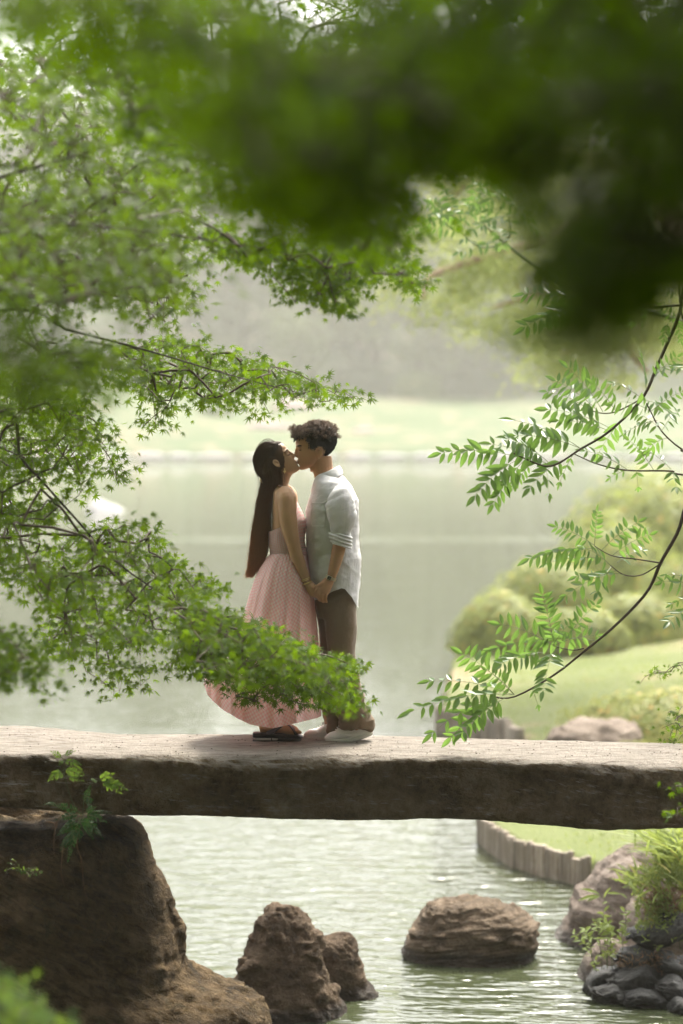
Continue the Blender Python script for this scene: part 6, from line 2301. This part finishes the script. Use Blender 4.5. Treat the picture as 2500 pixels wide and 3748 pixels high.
def sleeve_rings(rows, n, m=56, dep=1.0):
    q = resample(rows, n)
    a = np.linspace(0, 2 * math.pi, m, endpoint=False)
    rings = []
    for fx, fy, bx, by, hw, dy in q:
        A, B = Q_(fx, fy, dy), Q_(bx, by, dy)
        c, h_ = (A + B) / 2, (B - A) / 2
        rings.append(c + np.cos(a)[:, None] * h_ + np.sin(a)[:, None] * np.array([0, hw * dep, 0]))
    return np.array(rings)


for mir in (False, True):
    V, F = loft(sleeve_rings(SLV, 70))
    Nn = normals(V, F)
    V = V + Nn * (0.006 * fbm(V * [10, 10, 5], 4, 47) + 0.008 * ridged((V @ np.array(roty(.6)).T) * [5, 5, 15], 2, 48) - 0.001)[:, None]
    CF = np.array([(1205, 1950, 1285, 1957, .0590, -.21), (1203, 1956, 1288, 1966, .0625, -.21), (1207, 1970, 1288, 1982, .0630, -.21), (1211, 1981, 1288, 1995, .0620, -.21), (1214, 1989, 1287, 2006, .0600, -.21), (1217, 1990, 1283, 2006, .0540, -.21), (1218, 1980, 1280, 1992, .050, -.21)], float)
    V2, F2 = loft(sleeve_rings(CF, 30))
    N2 = normals(V2, F2)
    V2 = V2 + N2 * (0.004 * fbm(V2 * [14, 14, 9], 3, 51) + 0.0035 * np.sin((V2 @ np.array([.35, 0, 1.0])) * 330))[:, None]
    if mir:
        V, F = mirror_y((V, F), D0)
        V2, F2 = mirror_y((V2, F2), D0)
    sl = mk('sleeve', V, F, M['linen'], shirt)
    mk('cuff', V2, F2, M['linen'], shirt)
# collar
tops = [(1244, 1705, 0), (1232, 1709, -.05), (1205, 1722, -.075), (1178, 1737, -.066), (1158, 1749, -.035)]
bots = [(1256, 1735, 0), (1246, 1742, -.085), (1222, 1756, -.112), (1202, 1767, -.100), (1184, 1777, -.070)]
for mir in (1, -1):
    A = resample([Q_(x, y, d * mir) for x, y, d in tops], 26)
    B = resample([Q_(x, y, d * mir) for x, y, d in bots], 26)
    rows_ = []
    cen = Q_(1205, 1745)
    for u in np.linspace(0, 1, 9):
        p = A * (1 - u) + B * u
        o_ = p - cen
        o_[:, 2] = 0
        rows_.append(p + unit(o_) * 0.005 * math.sin(math.pi * u))
    outer = np.array(rows_)
    inn = outer - unit(np.concatenate([(outer - cen)[..., :2], np.zeros(outer.shape[:2] + (1,))], -1)) * .004
    ring = np.concatenate([outer, inn[::-1]], 0).transpose(1, 0, 2)
    mk('collar', *loft(ring), M['linen'], shirt)
bandr = []
for py, g in ((1716, 1.0), (1730, 1.03), (1752, 1.1)):
    a = np.linspace(0, 2 * math.pi, 40, endpoint=False)
    off = np.array([(1 - c) / 2 for c in np.cos(a)])      # the band slopes down towards the throat
    pts = []
    for q, o_ in zip(a, off):
        pts.append(Q_(1203 + 43 * g * math.cos(q), py + 30 * o_ - 8, -.066 * g * math.sin(q)))
    bandr.append(pts)
mk('collar_band', *loft(np.array(bandr), False), M['linen'], shirt)
btn = []
for x, y, d in [(1163, 1762, -.028), (1138, 1812, -.03), (1124, 1868, -.03)]:
    btn.append(ball(Q_(x, y, d), (.003, .0065, .0065), 10, 6))
for b_ in btn:
    mk('button', *b_, M['sole'], shirt)
# breast pocket
n = 22
gx, gy = np.meshgrid(np.linspace(1139, 1190, n), np.linspace(1842, 1926, n))
cut = np.clip((gy - 1914) / 12, 0, 1)
gx = 1165 + (gx - 1165) * (1 - 0.18 * cut)
pv_ = np.array([shirt_pt(x, y, -1, 0.0) for x, y in zip(gx.ravel(), gy.ravel())])
fo = shirt_fold(pv_)
edge = np.maximum(np.abs(gx - 1164.5) / 25.5, np.abs(gy - 1884) / 42).ravel()
pv_[:, 1] -= fo + 0.0035 + 0.003 * (1 - edge) + 0.002 * (gy.ravel() < 1850)
pb = pv_ + [0, .012, 0]
Vp = np.concatenate([pv_, pb])
Fp = grid_faces(n, n, False)
rim = np.concatenate([np.arange(n), np.arange(1, n) * n + n - 1, (n - 1) * n + np.arange(n - 2, -1, -1), np.arange(n - 2, 0, -1) * n])
rimF = np.stack([rim, np.roll(rim, -1), np.roll(rim, -1) + n * n, rim + n * n], -1)
mk('pocket', Vp, [Fp, rimF], M['linen'], shirt)

# trousers
near = rows_loft([(2150, 1178, 1298, .10), (2220, 1184, 1304, .102), (2300, 1190, 1307, .100), (2390, 1200, 1300, .092), (2460, 1212, 1313, .088), (2530, 1224, 1322, .088), (2590, 1236, 1344, .088), (2630, 1243, 1356, .085), (2652, 1246, 1361, .082), (2668, 1250, 1359, .080)], 44, 0.85, 60, -.055)
far = rows_loft([(2150, 1156, 1290, .105), (2220, 1157, 1280, .105), (2301, 1170, 1272, .100), (2390, 1175, 1262, .092), (2480, 1180, 1254, .088), (2560, 1182, 1256, .088), (2607, 1186, 1258, .086), (2640, 1196, 1250, .080), (2672, 1196, 1236, .070)], 44, 0.85, 60, .085)
pel = rows_loft([(2095, 1154, 1298, .160), (2120, 1155, 1298, .160), (2160, 1155, 1300, .160), (2220, 1155, 1303, .160), (2260, 1165, 1303, .14)], 44, 0.9, 16, 0.01)
V, F = remesh([near, far, pel], 0.006, 6)
N_ = normals(V, F)
px = to_px(V)
hemw = np.clip((px[:, 1] - 2480) / 120, 0, 1)
dsp = 0.010 * fbm(V * [9, 9, 2.2], 3, 61) + 0.008 * ridged((V @ np.array(roty(.45)).T) * [6, 6, 17], 3, 62) * (0.5 + hemw)
dsp += hemw * 0.018 * ridged((V @ np.array(roty(.8)).T) * [5, 6, 13] + 2, 2, 63)
V = V + N_ * dsp[:, None]
tr = mk('trousers', V, F, M['trousers'], man)
# side seam and pocket slit
seam = [tube(np.array([Q_(x, y, -.165 + .002 * k) for k, (x, y) in enumerate([(1262, 2175), (1264, 2260), (1262, 2350), (1266, 2450), (1284, 2560), (1304, 2660)])]), .0016, 5)]


# sneakers
def sneaker(name, base, topl, upper, dy, wd):
    """outlines of the near side: sole bottom, sole top and upper, as px points from toe to heel"""
    bx = np.array(base, float)
    tx = np.array(topl, float)
    ux = np.array(upper, float)
    xs = np.linspace(bx[0, 0], bx[-1, 0], 60)
    t = np.linspace(0, 1, 60)
    w_ = np.interp(t, [0, .04, .12, .3, .5, .75, .92, .98, 1], [.010, .026, .040, .049, .045, .039, .037, .027, .012]) * wd
    m = 28
    a = np.linspace(0, 2 * math.pi, m, endpoint=False)
    so, up = [], []
    for x, w0, tt in zip(xs, w_, t):
        b0, t0, u0 = np.interp(x, bx[:, 0], bx[:, 1]), np.interp(x, tx[:, 0], tx[:, 1]), np.interp(x, ux[:, 0], ux[:, 1])
        B, T_, U_ = Q_(x, b0, dy), Q_(x, t0, dy), Q_(x, min(u0, t0 - 1), dy)
        c, hz = (B + T_) / 2, (T_[2] - B[2]) / 2
        so.append(np.stack([np.full(m, c[0]), c[1] + (w0 + .003) * np.sign(np.cos(a)) * np.abs(np.cos(a)) ** .35, c[2] + hz * np.sign(np.sin(a)) * np.abs(np.sin(a)) ** .35], -1))
        hz = U_[2] - T_[2]
        sn_ = np.sin(a)
        z = np.where(sn_ > 0, T_[2] - .004 + (hz + .004) * np.abs(sn_) ** .75, T_[2] - .004)
        up.append(np.stack([np.full(m, c[0]), c[1] + w0 * 0.97 * np.sign(np.cos(a)) * np.abs(np.cos(a)) ** .6, z], -1))
    o = mk(name, *loft(np.array(up)), M['sneaker'], man)
    V, F = loft(np.array(so))
    V[:, 1] += np.sign(V[:, 1] - (D0 + dy)) * 0.0006 * np.sign(np.sin(V[:, 0] * 900))
    mk('sole', V, F, M['sole'], o)
    return o, xs, w_, ux, dy


s1 = sneaker('sneaker', [(1189, 2706), (1197, 2714), (1211, 2718), (1265, 2718.5), (1294, 2712), (1330, 2702), (1366, 2688)], [(1189, 2697), (1228, 2700), (1278, 2699), (1321, 2687), (1366, 2675)],
             [(1189, 2696), (1196, 2690), (1206, 2682), (1228, 2675), (1238, 2662), (1262, 2652), (1310, 2650), (1350, 2655), (1366, 2664)], -.055, 1.0)
s2 = sneaker('sneaker', [(1112, 2698), (1119, 2705), (1135, 2708), (1192, 2708.5), (1230, 2706), (1262, 2704)], [(1112, 2689), (1162, 2692), (1192, 2691), (1262, 2688)],
             [(1112, 2688), (1117, 2680), (1132, 2671), (1165, 2665), (1187, 2652), (1205, 2640), (1240, 2640), (1262, 2650)], .085, 1.0)
for (o, xs, w_, ux, dy), lx in ((s1, (1230, 1236, 1242, 1248)), (s2, (1166, 1173, 1180, 1187))):
    la = []
    for x in lx:
        y = np.interp(x, ux[:, 0], ux[:, 1])
        la.append(tube(resample([Q_(x + 6, y + 9, dy - .028), Q_(x, y + .5, dy - .014), Q_(x - 2, y - 2.5, dy), Q_(x, y + .5, dy + .014), Q_(x + 6, y + 9, dy + .028)], 12), .0032, 6))
    la.append(tube(resample([Q_(lx[-1], np.interp(lx[-1], ux[:, 0], ux[:, 1]) - 3, dy), Q_(lx[-1] - 5, np.interp(lx[-1], ux[:, 0], ux[:, 1]) - 8, dy - .02), Q_(lx[-1] - 8, np.interp(lx[-1], ux[:, 0], ux[:, 1]) + 2, dy - .03)], 10), .0028, 6))
    for l_ in la:
        mk('lace', *l_, M['sneaker'], o)
    # curved overlay stitched on the side
    x0, x1 = xs[18], xs[52]
    ov = []
    for u in np.linspace(0, 1, 16):
        x = x0 + (x1 - x0) * u
        w0 = np.interp(x, xs, w_)
        top_ = np.interp(x, ux[:, 0], ux[:, 1])
        y = 2696 - (8 + 16 * u ** 2) if o is s1[0] else 2688 - (6 + 16 * u ** 2)
        ov.append(Q_(x, y, dy - w0 * .93))
    mk('overlay', *tube(np.array(ov), np.linspace(.0045, .0015, 16), 6), M['sneaker'], o)

# watch on the left wrist
ax = unit(Q_(1207, 2122, -.20) - Q_(1216, 2100, -.20))
c = Q_(1211, 2116, -.202)
e1 = unit(np.cross(ax, [0, 1, 0]))
e2 = np.cross(ax, e1)
a = np.linspace(0, 2 * math.pi, 49)[:-1]
watch = None
links = []
for q in a:
    cc = c + .0292 * (math.cos(q) * e1 + math.sin(q) * e2)
    rd, tg = math.cos(q) * e1 + math.sin(q) * e2, -math.sin(q) * e1 + math.cos(q) * e2
    bx = np.array([cc + sx * tg * .0016 + sy * ax * .0085 + sz * rd * .0014 for sx in (-1, 1) for sy in (-1, 1) for sz in (-1, 1)])
    links.append((bx, np.array([[0, 1, 3, 2], [4, 6, 7, 5], [0, 4, 5, 1], [2, 3, 7, 6], [0, 2, 6, 4], [1, 5, 7, 3]])))
wa = mk('watch', *join(links), M['steel'], man, smooth=False)
fc = np.array([-0.25, -1, 0.1])
rd = unit(fc - ax * fc.dot(ax))
tg = np.cross(rd, ax)


def boxat(c, hx, hy, hz):
    bx = np.array([c + sx * tg * hx + sy * ax * hy + sz * rd * hz for sx in (-1, 1) for sy in (-1, 1) for sz in (-1, 1)])
    return bx, np.array([[0, 1, 3, 2], [4, 6, 7, 5], [0, 4, 5, 1], [2, 3, 7, 6], [0, 2, 6, 4], [1, 5, 7, 3]])


wc = c + rd * .0305
mk('watch_case', *boxat(wc, .0125, .0115, .0035), M['steel'], wa, smooth=False)
mk('watch_dial', *boxat(wc + rd * .0032, .0102, .0092, .0012), M['dial'], wa, smooth=False)
mk('watch_hand', *join([boxat(wc + rd * .0046 + tg * .0025, .0028, .0004, .0002), boxat(wc + rd * .0046 + ax * .003, .0004, .0034, .0002)]), M['steel'], wa, smooth=False)
